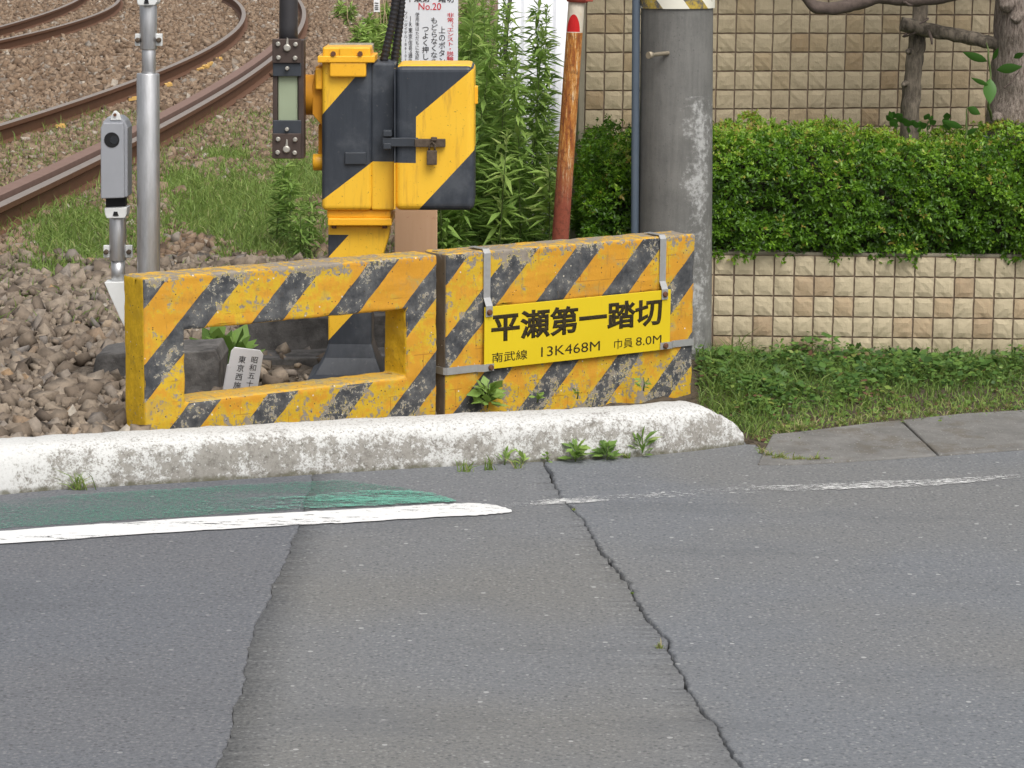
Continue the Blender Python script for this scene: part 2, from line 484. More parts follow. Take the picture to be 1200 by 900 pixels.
# gate machine
MY = 11.75
def px_line(m, p, q, Y=MY):
    """positive on the right-hand/below side of the pixel line p->q (in X,Z of plane Y)"""
    a, b = V(p[0], p[1], Y), V(q[0], q[1], Y)
    nx, nz = (b.z - a.z), -(b.x - a.x)
    return lin(m, nx, 0, nz, -(a.x * nx + a.z * nz))
mMach = M('machine_paint', 0.44, spec=0.4)
x, y, z = mMach.xyz(); nz = mMach.xyz(mMach.geo('Normal'))[2]
A_ = px_line(mMach, (377, 135), (435, 69)).gt(0)
X488 = V(488, 150, MY).x; Z190 = V(450, 189.5, MY).z
B_ = px_line(mMach, (533, 98), (488, 136)).gt(0).mx(x.lt(X488))
C_ = z.gt(Z190).mx(px_line(mMach, (377, 235), (436, 190)).lt(0))
topy = nz.gt(0.75) * x.gt(V(462, 80, MY).x)
D_ = px_line(mMach, (556, 175), (484, 252)).lt(0) * x.gt(V(487, 200, MY).x)
E_ = px_line(mMach, (385, 302), (408, 277)).lt(0) * z.gt(V(400, 330, MY).z)
lowcol = px_line(mMach, (384, 401), (408, 375)).gt(0) * z.lt(V(400, 368, MY).z)
black = (A_ * B_ * C_ * topy.inv() * z.gt(V(400, 240, MY).z)).mx(D_ * z.gt(V(400, 250, MY).z))
E2 = px_line(mMach, (385, 302), (408, 277)).lt(0) * z.lt(V(400, 277, MY).z) * z.gt(V(400, 345, MY).z) * x.lt(V(409, 280, MY).x)
black = black.mx(E2).mx(lowcol)
n1 = mMach.noise(6, 4); n2 = mMach.noise(40, 5, 0.7); n3 = mMach.noise(18, 5, 0.65, vec=mMach.comb(x * 2.0, y * 2.0, z * 0.25))
yl = mMach.mix(n1, (0.80, 0.44, 0.022), (0.84, 0.52, 0.045))
yl = mMach.mix(n2.smooth(0.62, 0.75) * 0.5, yl, (0.50, 0.17, 0.02))
yl = mMach.mix(n3.smooth(0.52, 0.74) * 0.5, yl, (0.40, 0.20, 0.04)); yl = mMach.mix(mMach.noise(75, 4, 0.7).smooth(0.64, 0.70) * 0.8, yl, (0.16, 0.08, 0.03))
bk = mMach.mix(n3, (0.016, 0.021, 0.030), (0.052, 0.060, 0.074))
bk = mMach.mix(n2.smooth(0.60, 0.76) * 0.5, bk, (0.17, 0.17, 0.165)); bk = mMach.mix(mMach.noise(4, 6, 0.7).smooth(0.45, 0.70) * 0.55, bk, (0.105, 0.115, 0.13))
mMach.color(mMach.mix(black, yl, bk)).bump(n1 * 0.3 + n2 * 0.2, 0.12, 0.004)
mMachY = M('machine_yellow', 0.4, spec=0.5)
n1 = mMachY.noise(8, 4); n2 = mMachY.noise(45, 5, 0.7)
yl = mMachY.mix(n1, (0.80, 0.38, 0.015), (0.86, 0.47, 0.025)); mMachY.color(mMachY.mix(n2.smooth(0.58, 0.72) * 0.7, yl, (0.36, 0.12, 0.02)))
mMachO = M('machine_orange_primer', 0.6); n1 = mMachO.noise(9, 5); mMachO.color(mMachO.mix(n1, (0.46, 0.19, 0.012), (0.66, 0.30, 0.02)))
mMachB = simple('machine_black', (0.036, 0.042, 0.052), 0.42, var=0.4, scale=14, spec=0.5)
mArm = M('arm_steel_brown', 0.5, 0.3); n = mArm.noise(10, 5); mArm.color(mArm.mix(n, (0.045, 0.032, 0.027), (0.11, 0.082, 0.072)))
mRod = simple('arm_rod_green', (0.30, 0.35, 0.24), 0.5, var=0.12, scale=8)
mArmPole = simple('arm_pole_dark', (0.035, 0.033, 0.036), 0.45, var=0.4, scale=9, spec=0.5)
mBolt = simple('bolt_zinc', (0.48, 0.46, 0.41), 0.38, 0.6, var=0.25, scale=80)
mHasp = simple('rusted_hasp', (0.10, 0.075, 0.055), 0.8, 0.2, var=0.6, scale=60, bump=0.4)
mHose = simple('corrugated_hose', (0.018, 0.018, 0.022), 0.5, var=0.2, scale=20, spec=0.4)
mGalv = M('galvanised_steel', 0.34, 0.85)
n = mGalv.noise(5, 5); x, y, z = mGalv.xyz(); n2 = mGalv.noise(30, 5, 0.7, vec=mGalv.comb(x * 2, y * 2, z * 0.3))
mGalv.color(mGalv.mix(n2.smooth(0.3, 0.75), (0.62, 0.62, 0.63), (0.47, 0.47, 0.47))); mGalv.rough(n * 0.2 + 0.28)
mGreyBox = simple('sensor_grey', (0.30, 0.31, 0.335), 0.45, var=0.1, scale=10)
mWhiteMetal = simple('white_bracket', (0.66, 0.67, 0.66), 0.5, var=0.12, scale=14)
mDark = simple('dark_recess', (0.012, 0.012, 0.013), 0.5)
mGlass = M('lens_glass', 0.08, spec=0.8).color((0.02, 0.022, 0.025))

# concrete pole
mPole = M('pole_concrete', 0.85)
x, y, z = mPole.xyz()
n1 = mPole.noise(16, 6, 0.7, vec=mPole.comb(x * 2.2, y * 2.2, z * 0.22)); n2 = mPole.noise(90, 4, 0.7); n3 = mPole.noise(5, 5, 0.7)
c = mPole.mix((n1 * 0.45 + n3 * 0.55).smooth(0.25, 0.75), (0.115, 0.114, 0.108), (0.205, 0.20, 0.187))
c = mPole.mix(n2.smooth(0.6, 0.7) * 0.6, c, (0.055, 0.055, 0.055))
c = mPole.mix(z.smooth(0.55, 0.15) * n3.smooth(0.25, 0.6) * 0.75, c, (0.235, 0.235, 0.225))
ef = (n3 * 0.45 + mPole.noise(34, 6, 0.75) * 0.55 - (x - V(822, 150, 12.72).x).abs() * 1.7)
c = mPole.mix((ef.smooth(0.40, 0.55)) * z.lt(1.36) * 0.8, c, (0.46, 0.46, 0.45))
c = mPole.mix(mPole.noise(210, 2, 0.7).smooth(0.62, 0.75) * 0.4, c, (0.32, 0.31, 0.29))
mPole.color(c).bump(n2 * 0.6 + n1 * 0.2, 0.45, 0.004)
mBand = M('pole_band', 0.55)
x, y, z = mBand.xyz()
st = ((x + z * 0.75) / 0.22 + 0.18).fract()
n = mBand.noise(30, 6, 0.75)
c = mBand.mix(st.lt(0.42), (0.72, 0.70, 0.60), mBand.mix(n.smooth(0.4, 0.6), (0.10, 0.10, 0.10), (0.45, 0.32, 0.05)))
c = mBand.mix(n.smooth(0.60, 0.68), c, (0.33, 0.30, 0.22)); mBand.color(c)
mPipe = simple('conduit_blue_grey', (0.105, 0.135, 0.175), 0.5, var=0.12, scale=6)
# rusty pole
RY = 12.60
mRust = M('rusty_pole', 0.8)
x, y, z = mRust.xyz()
n1 = mRust.noise(30, 7, 0.8, vec=mRust.comb(x * 1.8, y * 1.8, z * 0.22)); n2 = mRust.noise(60, 5, 0.7)
c = mRust.ramp(n1, [(0.32, (0.13, 0.040, 0.022)), (0.45, (0.33, 0.11, 0.028)), (0.54, (0.50, 0.23, 0.05)), (0.63, (0.66, 0.54, 0.36))])
red = mRust.mix(n2, (0.20, 0.05, 0.03), (0.30, 0.085, 0.05))
c = mRust.mix((z + n1 * 0.3).smooth(V(660, 150, RY).z + 0.15, V(660, 245, RY).z + 0.15), c, red)
zp = V(670, 38, RY).z
pat = (z - zp).gt(0) * (n1 * 0.6 + n2 * 0.4).lt(0.60)
c = mRust.mix(pat, c, (0.58, 0.52, 0.42))
ax = V(672, 30, RY).x; az = V(672, 37, RY).z
ex = (x - ax) / 0.030; ez = (z - az) / 0.082
c = mRust.mix((ex * ex + ez * ez).lt(1.0) * z.gt(az), c, (0.52, 0.02, 0.02))
c = mRust.mix(mRust.noise(45, 6, 0.8).smooth(0.50, 0.62) * pat.inv() * 0.6, c, (0.10, 0.036, 0.02)); mRust.color(c).rough(0.95).bump(n2 * 0.7 + n1 * 0.5, 0.8, 0.006)
mRedPaint = simple('red_collar', (0.36, 0.07, 0.05), 0.6, var=0.3, scale=40)
mWoodPost = M('tan_board', 0.75); x, y, z = mWoodPost.xyz(); n = mWoodPost.noise(14, 5, 0.6, vec=mWoodPost.comb(x * 3, y * 3, z * 0.3))
n2 = mWoodPost.noise(24, 4); c = mWoodPost.mix(n, (0.56, 0.34, 0.20), (0.64, 0.42, 0.27)); mWoodPost.color(mWoodPost.mix(n2.smooth(0.66, 0.74) * 0.5, c, (0.40, 0.13, 0.09)))

# blocks
def tile_mat(name, a, b, c_, lo):
    m = M(name, 0.85)
    r = m.rnd(); n1 = m.noise(45, 5, 0.7); n2 = m.noise(12, 4); n3 = m.noise(160, 3, 0.7)
    c = m.ramp(r, [(0.0, a), (0.72, tuple(q * 0.93 for q in a)), (0.80, b), (0.93, b), (0.96, c_)])
    c = m.mix((n1 - 0.5) * 0.8 + 0.35, c, tuple(q * 0.72 for q in a))
    c = m.mix(n2.smooth(0.55, 0.8) * lo, c, (0.20, 0.16, 0.09))
    x, y, z = m.xyz()
    c = m.mix(m.noise(1.6, 6, 0.7, vec=m.comb(x * 1.4, y, z * 0.6)).smooth(0.48, 0.70) * 0.38, c, (0.24, 0.19, 0.115))
    c = m.mix(z.smooth(0.26, 0.02) * n2.smooth(0.3, 0.6) * 0.5, c, (0.14, 0.13, 0.06))
    m.color(c).bump(n1 * 0.7 + n3 * 0.3, 0.75, 0.006); return m
mTileP = tile_mat('split_block_planter', (0.56, 0.475, 0.325), (0.46, 0.335, 0.21), (0.40, 0.28, 0.175), 0.22)
mTileW = tile_mat('split_block_wall', (0.50, 0.415, 0.28), (0.41, 0.31, 0.185), (0.34, 0.235, 0.13), 0.25)
mMortar = simple('mortar', (0.20, 0.15, 0.11), 0.95, var=0.3, scale=40)
mEdge = simple('wall_edge_concrete', (0.27, 0.24, 0.18), 0.9, var=0.2, scale=20, bump=0.3)
mConc = M('old_concrete', 0.9); n1 = mConc.noise(9, 6, 0.7); n2 = mConc.noise(70, 5, 0.7)
c = mConc.mix(n1.smooth(0.3, 0.7), (0.055, 0.052, 0.050), (0.16, 0.152, 0.145)); c = mConc.mix(n2.smooth(0.62, 0.72) * 0.6, c, (0.28, 0.27, 0.25)); mConc.color(c).bump(n2 * 0.6 + n1, 0.5, 0.008)
mSlab = M('pavement_concrete', 0.9); n1 = mSlab.noise(5, 6, 0.7); n2 = mSlab.noise(90, 4, 0.7)
c = mSlab.mix(n1.smooth(0.35, 0.65), (0.142, 0.138, 0.130), (0.20, 0.195, 0.185)); c = mSlab.mix(n2.smooth(0.55, 0.68) * 0.6, c, (0.09, 0.08, 0.07)); c = mSlab.mix(mSlab.noise(3.5, 6, 0.75).smooth(0.50, 0.62) * 0.6, c, (0.115, 0.098, 0.075)); c = mSlab.mix(mSlab.vor(70).lt(0.25) * mSlab.xyz(mSlab.vor(70, out='Color'))[0].gt(0.8) * 0.6, c, (0.36, 0.35, 0.33)); mSlab.color(c).bump(n2 + n1 * 0.5, 0.5, 0.005)
# ground
mSoil = M('ballast_ground', 1.0); n1 = mSoil.noise(0.6, 5); n2 = mSoil.noise(26, 5, 0.7); v = mSoil.vor(16)
x, y, z = mSoil.xyz()
far = y.smooth(15, 20)
c = mSoil.mix(n2.smooth(0.3, 0.7), (0.075, 0.060, 0.048), (0.20, 0.165, 0.13))
c2 = mSoil.mix(n2.smooth(0.3, 0.7), (0.115, 0.075, 0.048), (0.26, 0.185, 0.125))
c = mSoil.mix(far, c, c2); c = mSoil.mix(n1.smooth(0.5, 0.75) * far * 0.6, c, (0.23, 0.20, 0.17))
dirt = mSoil.mix(n2, (0.055, 0.042, 0.028), (0.12, 0.095, 0.065))
c = mSoil.mix(x.smooth(0.2, 0.9) * y.smooth(14.5, 13.5), c, dirt)
mSoil.color(c).bump(n2 * 0.5 + v * 0.8, 1.0, 0.04)
def stone(name, stops):
    m = M(name, 0.9); a = m.attr('var'); n = m.noise(30, 4, 0.7)
    c = m.ramp(a, stops); m.color(m.mix(n.smooth(0.3, 0.75) * 0.5, c, (0.085, 0.07, 0.055))).bump(m.noise(60, 4), 0.4, 0.006); return m
mRock = stone('ballast_grey', [(0.0, (0.12, 0.092, 0.070)), (0.35, (0.225, 0.178, 0.135)), (0.6, (0.33, 0.268, 0.205)), (0.82, (0.20, 0.18, 0.165)), (0.93, (0.36, 0.23, 0.12)), (1.0, (0.48, 0.43, 0.36))])
mRockT = stone('ballast_brown', [(0.0, (0.13, 0.082, 0.052)), (0.4, (0.23, 0.155, 0.10)), (0.7, (0.31, 0.225, 0.155)), (0.9, (0.27, 0.235, 0.20)), (1.0, (0.45, 0.39, 0.32))])
mRail = M('rail_rust', 0.7, 0.25); n = mRail.noise(9, 6, 0.7); nz = mRail.xyz(mRail.geo('Normal'))[2]
mRail.color(mRail.mix(n, (0.105, 0.050, 0.027), (0.19, 0.096, 0.055)))
mRailTop = M('rail_head_worn', 0.42, 0.55); n = mRailTop.noise(6, 5); mRailTop.color(mRailTop.mix(n, (0.30, 0.235, 0.19), (0.42, 0.36, 0.31)))
mGuard = M('guard_rail_rust', 0.75); n = mGuard.noise(8, 6, 0.7); mGuard.color(mGuard.mix(n, (0.16, 0.095, 0.072), (0.25, 0.165, 0.135)))
mClip = simple('yellow_clip', (0.62, 0.40, 0.13), 0.7, var=0.25, scale=40)
mSleeper = simple('sleeper_brown', (0.16, 0.11, 0.075), 0.95, var=0.3, scale=14, bump=0.4)
# plants
def leafmat(name, stops, rough=0.5, trans=0.35):
    m = M(name, rough, spec=0.35); a = m.attr('var'); c = m.ramp(a, stops); m.color(c)
    t = m.new('ShaderNodeBsdfTranslucent'); m.put(t.inputs[0], c); mx = m.new('ShaderNodeMixShader'); mx.inputs[0].default_value = trans
    m.t.links.new(m.b.outputs[0], mx.inputs[1]); m.t.links.new(t.outputs[0], mx.inputs[2])
    m.t.links.new(mx.outputs[0], m.t.nodes['Material Output'].inputs[0]); return m
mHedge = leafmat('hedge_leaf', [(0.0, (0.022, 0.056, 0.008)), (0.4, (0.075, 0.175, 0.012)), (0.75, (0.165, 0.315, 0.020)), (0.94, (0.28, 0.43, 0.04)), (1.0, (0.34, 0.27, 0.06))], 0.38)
mGrass = leafmat('grass_blade', [(0.0, (0.085, 0.145, 0.032)), (0.5, (0.185, 0.285, 0.06)), (0.78, (0.29, 0.36, 0.10)), (1.0, (0.46, 0.39, 0.22))], 0.55)
mWeed = leafmat('weed_leaf', [(0.0, (0.09, 0.165, 0.035)), (0.5, (0.21, 0.345, 0.075)), (0.9, (0.34, 0.48, 0.12)), (1.0, (0.42, 0.50, 0.17))], 0.5)
mCover = leafmat('cover_leaf', [(0.0, (0.035, 0.085, 0.020)), (0.45, (0.085, 0.175, 0.035)), (0.8, (0.17, 0.28, 0.055)), (0.93, (0.26, 0.32, 0.07)), (1.0, (0.17, 0.085, 0.055))], 0.5)
mTreeLeaf = leafmat('tree_leaf', [(0.0, (0.03, 0.09, 0.015)), (1.0, (0.09, 0.22, 0.04))], 0.35)
mStem = simple('green_stem', (0.11, 0.15, 0.05), 0.8, var=0.3, scale=20)
mDry = simple('dry_stalk', (0.30, 0.24, 0.14), 0.9, var=0.3, scale=20)
mTwig = simple('hedge_twigs_and_core', (0.035, 0.032, 0.018), 1.0, var=0.5, scale=40)
mBark = M('tree_bark', 0.95); x, y, z = mBark.xyz(); n1 = mBark.noise(44, 7, 0.75, vec=mBark.comb(x * 2.2, y * 2.2, z * 0.45)); n2 = mBark.noise(70, 4)
mBark.color(mBark.mix(n1.smooth(0.3, 0.7), (0.12, 0.09, 0.07), (0.43, 0.36, 0.31))).bump(n1 + n2 * 0.3, 1.0, 0.02)
mBranch = simple('branch_bark', (0.115, 0.088, 0.075), 0.95, var=0.45, scale=45, bump=0.6)
mOldWood = M('weathered_wood', 0.95); x, y, z = mOldWood.xyz(); n1 = mOldWood.noise(18, 6, 0.7, vec=mOldWood.comb(x * 1.5, y * 3, z * 0.5)); mOldWood.color(mOldWood.mix(n1.smooth(0.3, 0.7), (0.055, 0.046, 0.036), (0.21, 0.175, 0.135))).bump(n1, 0.8, 0.01)
mFence = simple('white_sheet', (0.74, 0.75, 0.78), 0.5, var=0.06, scale=3)

# ================================================================== layout lines
KPX = [(-330, 600), (-150, 589), (0, 580), (72, 573.5), (190, 567), (300, 560.5), (400, 554), (500, 548), (625, 541.5), (750, 535), (815, 528.5), (872, 521)]
KP = [G(x, y) for x, y in KPX]
KP = [KP[0] + (KP[0] - KP[1]).normalized() * 8] + KP
EP = [G(x, y) for x, y in ((884, 535), (960, 535), (1050, 531), (1200, 521))]
EP = EP + [EP[-1] + (EP[-1] - EP[-2]).normalized() * 12]
kx = np.array([p.x for p in KP] + [p.x for p in EP]); ky = np.array([p.y for p in KP] + [p.y for p in EP])
def edge_y(x): return np.interp(x, kx, ky)
SP = [G(x, y, 0.03) for x, y in ((905, 516), (960, 508), (1050, 497), (1130, 491), (1200, 486))]   # back of the paved strip
SP = SP + [SP[-1] + (SP[-1] - SP[-2]).normalized() * 12]

def ground_z(x, y):
    x = np.asarray(x, float); y = np.asarray(y, float); e = edge_y(x)
    ub_ = (x - B0.x) * BU.x + (y - B0.y) * BU.y; db_ = (x - B0.x) * BN.x + (y - B0.y) * BN.y
    dip = 0.09 * ss(ub_, 0.1, 0.6) * ss(db_, -0.10, -0.02)
    left = -0.06 + (0.16 - dip) * ss(y, e + 0.10, e + 0.22) + 0.075 * ss(y, 12.2, 16.5)
    right = -0.06 + 0.066 * ss(y, e + 0.04, e + 0.10) + 0.045 * ss(y, e + 0.45, e + 1.5) + 0.15 * ss(y, 14.6, 17)
    k = ss(x, 0.75, 1.05)
    z = left * (1 - k) + right * k
    return z

# ================================================================== setting: ground, road, markings
def axis(segs):
    out = [segs[0][0]]
    for a, b, st in segs:
        n = max(1, int(round((b - a) / st))); out += list(a + (b - a) * (np.arange(1, n + 1) / n))
    return np.array(out)
gx = axis([(-900, -60, 120), (-60, -12, 6), (-12, -4, 0.5), (-4, 4, 0.05), (4, 12, 0.5), (12, 60, 6), (60, 900, 120)])
gy = axis([(-200, -20, 60), (-20, 9, 3), (9, 14, 0.05), (14, 20, 0.2), (20, 70, 1.0), (70, 170, 10), (170, 1500, 133)])
XX, YY = np.meshgrid(gx, gy)
ZZ = ground_z(XX, YY)
fine = RNG.normal(size=XX.shape) * np.where(XX > 0.8, 0.0012, 0.006) * (YY > edge_y(XX) + 0.25) * (YY < 20)
Vv = np.stack([XX, YY, ZZ + fine], -1).reshape(-1, 3)
nx_, ny_ = len(gx), len(gy)
ii = (np.arange(ny_ - 1)[:, None] * nx_ + np.arange(nx_ - 1)[None]).ravel()
g = arrays('ground', Vv, np.stack([ii, ii + 1, ii + nx_ + 1, ii + nx_], 1), mSoil, smooth=True)
tag(g, kind='structure')

def polyline(pts, amp, seed):
    """x as a jagged function of y"""
    ps = sorted([(p.y, p.x) for p in pts]); ys = np.array([p[0] for p in ps]); xs = np.array([p[1] for p in ps])
    yy = np.concatenate([np.linspace(-20, 2.9, 12), np.linspace(3.0, 13.0, 1100)])
    m0 = (xs[1] - xs[0]) / (ys[1] - ys[0]); m1 = (xs[-1] - xs[-2]) / (ys[-1] - ys[-2])
    xx = np.interp(yy, ys, xs)
    xx = np.where(yy < ys[0], xs[0] + (yy - ys[0]) * m0 * np.exp(-0.0 * yy), xx); xx = np.where(yy > ys[-1], xs[-1] + (yy - ys[-1]) * m1, xx)
    def jag(sd):
        r = np.random.default_rng(sd); o = np.zeros_like(yy)
        for k, a in ((12, 1.0), (40, 0.8), (160, 0.6), (500, 0.35)):
            t = np.linspace(3, 13, k * 2); o += np.interp(yy, t, r.normal(size=k * 2)) * a
        return o * amp
    return yy, xx + jag(seed), jag
C1 = [G(*p) for p in ((358, 590), (352, 615), (335, 660), (318, 695), (300, 735), (290, 770), (286, 800), (272, 835), (262, 870), (250, 900))]
C2 = [G(*p) for p in ((650, 570), (657, 584), (682, 607), (705, 648), (740, 698), (770, 742), (792, 780), (815, 815), (843, 853), (872, 900))]
yy, c1, j1 = polyline(C1, 0.005, 3)
_, c2, j2 = polyline(C2, 0.006, 9)
n = len(yy)
def sheet(name, xl, xr, mat, z=0.0):
    nc = 14 if xr.max() > 50 or xl.min() < -50 else 8
    ts = np.linspace(0, 1, nc + 1)
    if xl.min() < -50: ts = 1 - (1 - ts) ** 3.2
    if xr.max() > 50: ts = ts ** 3.2
    cols = [np.stack([xl + (xr - xl) * t, yy, np.full(n, z)], 1) for t in ts]
    dn = np.array([0, 0, 0.035])
    vs = np.concatenate(cols + [cols[0] - dn, cols[-1] - dn]); i = np.arange(n - 1); m_ = nc + 1
    q_ = [np.stack([i + k * n, i + (k + 1) * n, i + (k + 1) * n + 1, i + k * n + 1], 1) for k in range(nc)]
    lw = np.stack([i + m_ * n, i, i + 1, i + 1 + m_ * n], 1); rw = np.stack([i + nc * n, i + (m_ + 1) * n, i + 1 + (m_ + 1) * n, i + 1 + nc * n], 1)
    return tag(arrays(name, vs, np.concatenate(q_ + [lw, rw]), mat), kind='structure')
w1 = 0.0012 + np.abs(j1(21)) * 0.16; w2 = 0.0030 + np.abs(j2(22)) * 0.42
sheet('road', np.full(n, -60.0), c1 - w1, mAsL)
sheet('road', c1 + w1, c2 - w2, mAsM)
sheet('road', c2 + w2, np.full(n, 60.0), mAsR)
tag(arrays('road_bed', [(-60, -20, -0.03), (60, -20, -0.03), (60, 12.2, -0.03), (-60, 12.2, -0.03)], [(0, 1, 2, 3)], mCrack), kind='structure')

def ribbon(name, top, bot, z, mat):
    n_ = 60; tx = [p[0] for p in top]; bx = [p[0] for p in bot]
    vs = []
    for k in range(n_ + 1):
        t = k / n_
        a = np.interp(t, np.linspace(0, 1, len(top)), tx), np.interp(t, np.linspace(0, 1, len(top)), [p[1] for p in top])
        b = np.interp(t, np.linspace(0, 1, len(bot)), bx), np.interp(t, np.linspace(0, 1, len(bot)), [p[1] for p in bot])
        vs += [G(b[0], b[1] + random.uniform(-.5, .5), z), G(a[0], a[1] + random.uniform(-.5, .5), z)]
    return tag(arrays(name, [tuple(v) for v in vs], [(2 * k, 2 * k + 2, 2 * k + 3, 2 * k + 1) for k in range(n_)], mat), kind='structure')
ribbon('road_marking_white', [(-330, 644), (0, 622), (200, 608.5), (355, 599.5), (400, 597.5), (500, 591), (555, 589), (582, 592), (599, 597)],
       [(-330, 659), (0, 637), (200, 623.5), (355, 614.5), (400, 612.5), (500, 606.5), (555, 604), (582, 602), (600, 599.5)], 0.005, mWhiteLine)
ribbon('road_marking_green', [(-330, 607), (0, 587), (120, 577), (300, 567), (400, 562), (500, 575), (532, 586)],
       [(-330, 640), (0, 619), (120, 611), (300, 600), (400, 594), (500, 589), (534, 588)], 0.004, mGreen)
ribbon('road_marking_mint', [(60, 604), (150, 594), (260, 586), (340, 580), (420, 575), (480, 574), (510, 578), (534, 586)],
       [(60, 606), (150, 603), (260, 599), (340, 596), (420, 593), (480, 590), (510, 588.5), (535, 588)], 0.008, mMint)
ribbon('road_marking_faded', [(590, 590), (690, 581.5), (850, 571.5), (950, 567), (1040, 563), (1100, 561), (1200, 555.5), (1500, 541)],
       [(590, 595), (690, 588), (850, 578.5), (950, 574.5), (1040, 571.5), (1100, 568.5), (1200, 559), (1500, 545)], 0.004, mFaded)

# paved strip right of the kerb: two concrete slabs
def slab(fpts, bpts):
    mb = MB(); f_ = [Vector((p.x, p.y, 0.0)) for p in fpts]; b_ = [Vector((p.x, p.y, 0.0)) for p in bpts]; k = len(f_)
    z1 = 0.010
    top = [p + Vector((0, 0, z1)) for p in f_] + [p + Vector((0, 0, z1 + 0.012)) for p in b_]
    low = [p - Vector((0, 0, 0.05)) for p in f_] + [p - Vector((0, 0, 0.05)) for p in b_]
    fs = []
    for i in range(k - 1):
        fs += [(i, i + 1, k + i + 1, k + i), (2 * k + i, 2 * k + i + 1, i + 1, i), (k + i, k + i + 1, 3 * k + i + 1, 3 * k + i)]
    fs += [(2 * k, 0, k, 3 * k), (k - 1, 3 * k - 1, 4 * k - 1, 2 * k - 1)]
    mb.add(top + low, fs)
    return tag(mb.build('pavement', mSlab, bevel=0.008), kind='structure')
def at(px, py): return G(px, py, 0.03)
slab([at(888, 537), at(930, 537), at(980, 534.5), at(1043, 530.5), at(1098, 526.8)], [at(905, 506), at(930, 504), at(980, 498), at(1030, 492), at(1055, 489.8)])
slab([at(1100, 526.6), at(1150, 523), at(1200, 519.5), at(1300, 513), at(1500, 500)], [at(1057, 489.6), at(1130, 482), at(1200, 478), at(1300, 472), at(1500, 460)])

# ================================================================== kerb
def build_kerb():
    xs = [p.x for p in KP]; L = [0]
    for a, b in zip(KP[:-1], KP[1:]): L.append(L[-1] + (b - a).length)
    tot = L[-1]; ts = np.concatenate([np.linspace(0, 8, 6)[:-1], np.linspace(8, tot, 170)])
    px_ = np.interp(ts, L, xs); py_ = np.interp(ts, L, [p.y for p in KP])
    prof = [(0.0, -0.04), (0.0, 0.0), (0.004, 0.03), (0.012, 0.07), (0.022, 0.11), (0.036, 0.14), (0.058, 0.16), (0.085, 0.171), (0.12, 0.175), (0.19, 0.176), (0.235, 0.172), (0.262, 0.155), (0.272, 0.12), (0.275, 0.06), (0.275, -0.04)]
    vs, fs = [], []; m_ = len(prof)
    for i, t in enumerate(ts):
        i0, i1 = max(i - 1, 0), min(i + 1, len(ts) - 1)
        d = Vector((px_[i1] - px_[i0], py_[i1] - py_[i0], 0)).normalized(); nrm = Vector((-d.y, d.x, 0))
        s_end = tot - t
        hm = 0.22 + 0.78 * min(1.0, max(s_end, 0.0) / 0.20) ** 0.75
        for (a, b) in prof:
            hh = b if b <= 0 else min(b, 0.012 + 0.176 * hm)
            p = Vector((px_[i], py_[i], 0)) + nrm * a + Vector((0, 0, hh))
            nv = mnoise.noise_vector(p * 9) * 0.006 + mnoise.noise_vector(p * 26) * 0.003
            if b > 0: p += nv
            vs.append(p)
    for i in range(len(ts) - 1):
        for k in range(m_ - 1):
            fs.append((i * m_ + k, (i + 1) * m_ + k, (i + 1) * m_ + k + 1, i * m_ + k + 1))
    e = (len(ts) - 1) * m_
    mb = MB(); mb.add(vs, fs, True); mb.f.append([e + k for k in range(m_)]); mb.sm.append(False)
    o = mb.build('kerb', mKerb, origin=(KP[6].x, KP[6].y, 0))
    tag(o, 'low white painted concrete kerb with worn front along the road edge', 'kerb')
build_kerb()

# ================================================================== barrier
TB = 0.17
def frame_slab(u0, u1, h1, hu0, hu1, hh0, hh1, mat, parent):
    mb = MB()
    o = [(u0, -0.05), (u1, -0.05), (u1, h1), (u0, h1)]; i = [(hu0, hh0), (hu1, hh0), (hu1, hh1), (hu0, hh1)]
    vs = [bpt(u, h) for u, h in o + i] + [bpt(u, h, -TB) for u, h in o + i]
    fs = []
    for k in range(4):
        k2 = (k + 1) % 4
        fs += [(k, k2, 4 + k2, 4 + k), (8 + k2, 8 + k, 12 + k, 12 + k2), (k, 8 + k, 8 + k2, k2), (4 + k2, 12 + k2, 12 + k, 4 + k)]
    mb.add(vs, fs)
    ob = mb.build('frame', mat, parent, bevel=0.011, seg=3)
    rough_up(ob, 5, 0.010, 0.06)
    for p in ob.data.polygons: p.use_smooth = True
    return ob
pL = empty('barrier_slab', bpt(0.7, 0, -TB / 2), 'yellow and black striped concrete barrier with a rectangular opening', 'barrier', 'striped concrete barriers behind the kerb')
frame_slab(0.0, 1.425, 0.765, 0.186, 1.264, 0.247, 0.541, mBarA, pL)
pR = empty('barrier_slab', bpt(2.17, 0, -TB / 2), 'yellow and black striped concrete barrier carrying the crossing name sign', 'barrier', 'striped concrete barriers behind the kerb')
frame_slab(1.472, 2.873, 0.765, 1.69, 2.69, 0.258, 0.512, mBarB, pR)

# crossing name sign
sgn = empty('crossing_sign', bpt(2.19, 0.243, 0.02), 'yellow sign plate with black Japanese crossing name strapped to barrier', 'sign')
mb = MB(); mb.hexa([bpt(1.663, 0.243, 0.022), bpt(2.716, 0.243, 0.022), bpt(2.716, 0.521, 0.022), bpt(1.663, 0.521, 0.022), bpt(1.663, 0.243, 0.016), bpt(2.716, 0.243, 0.016), bpt(2.716, 0.521, 0.016), bpt(1.663, 0.521, 0.016)])
mb.build('plate', mSign, sgn, bevel=0.002)
def sign_text(body, x0, y0, x1, y1, bold):
    """rectangle given by the pixel of its lower left and upper right corner"""
    a, b = buh(x0, y0), buh(x1, y1)
    lettering(body, bpt(a[0], a[1], 0.0222), BU, Vector((0, 0, 1)), b[0] - a[0], b[1] - a[1], mInk, sgn, bold, thick=0.0008)
sign_text('平瀬第一踏切', 572.0, 401.0, 772.5, 347.0, 0.030)
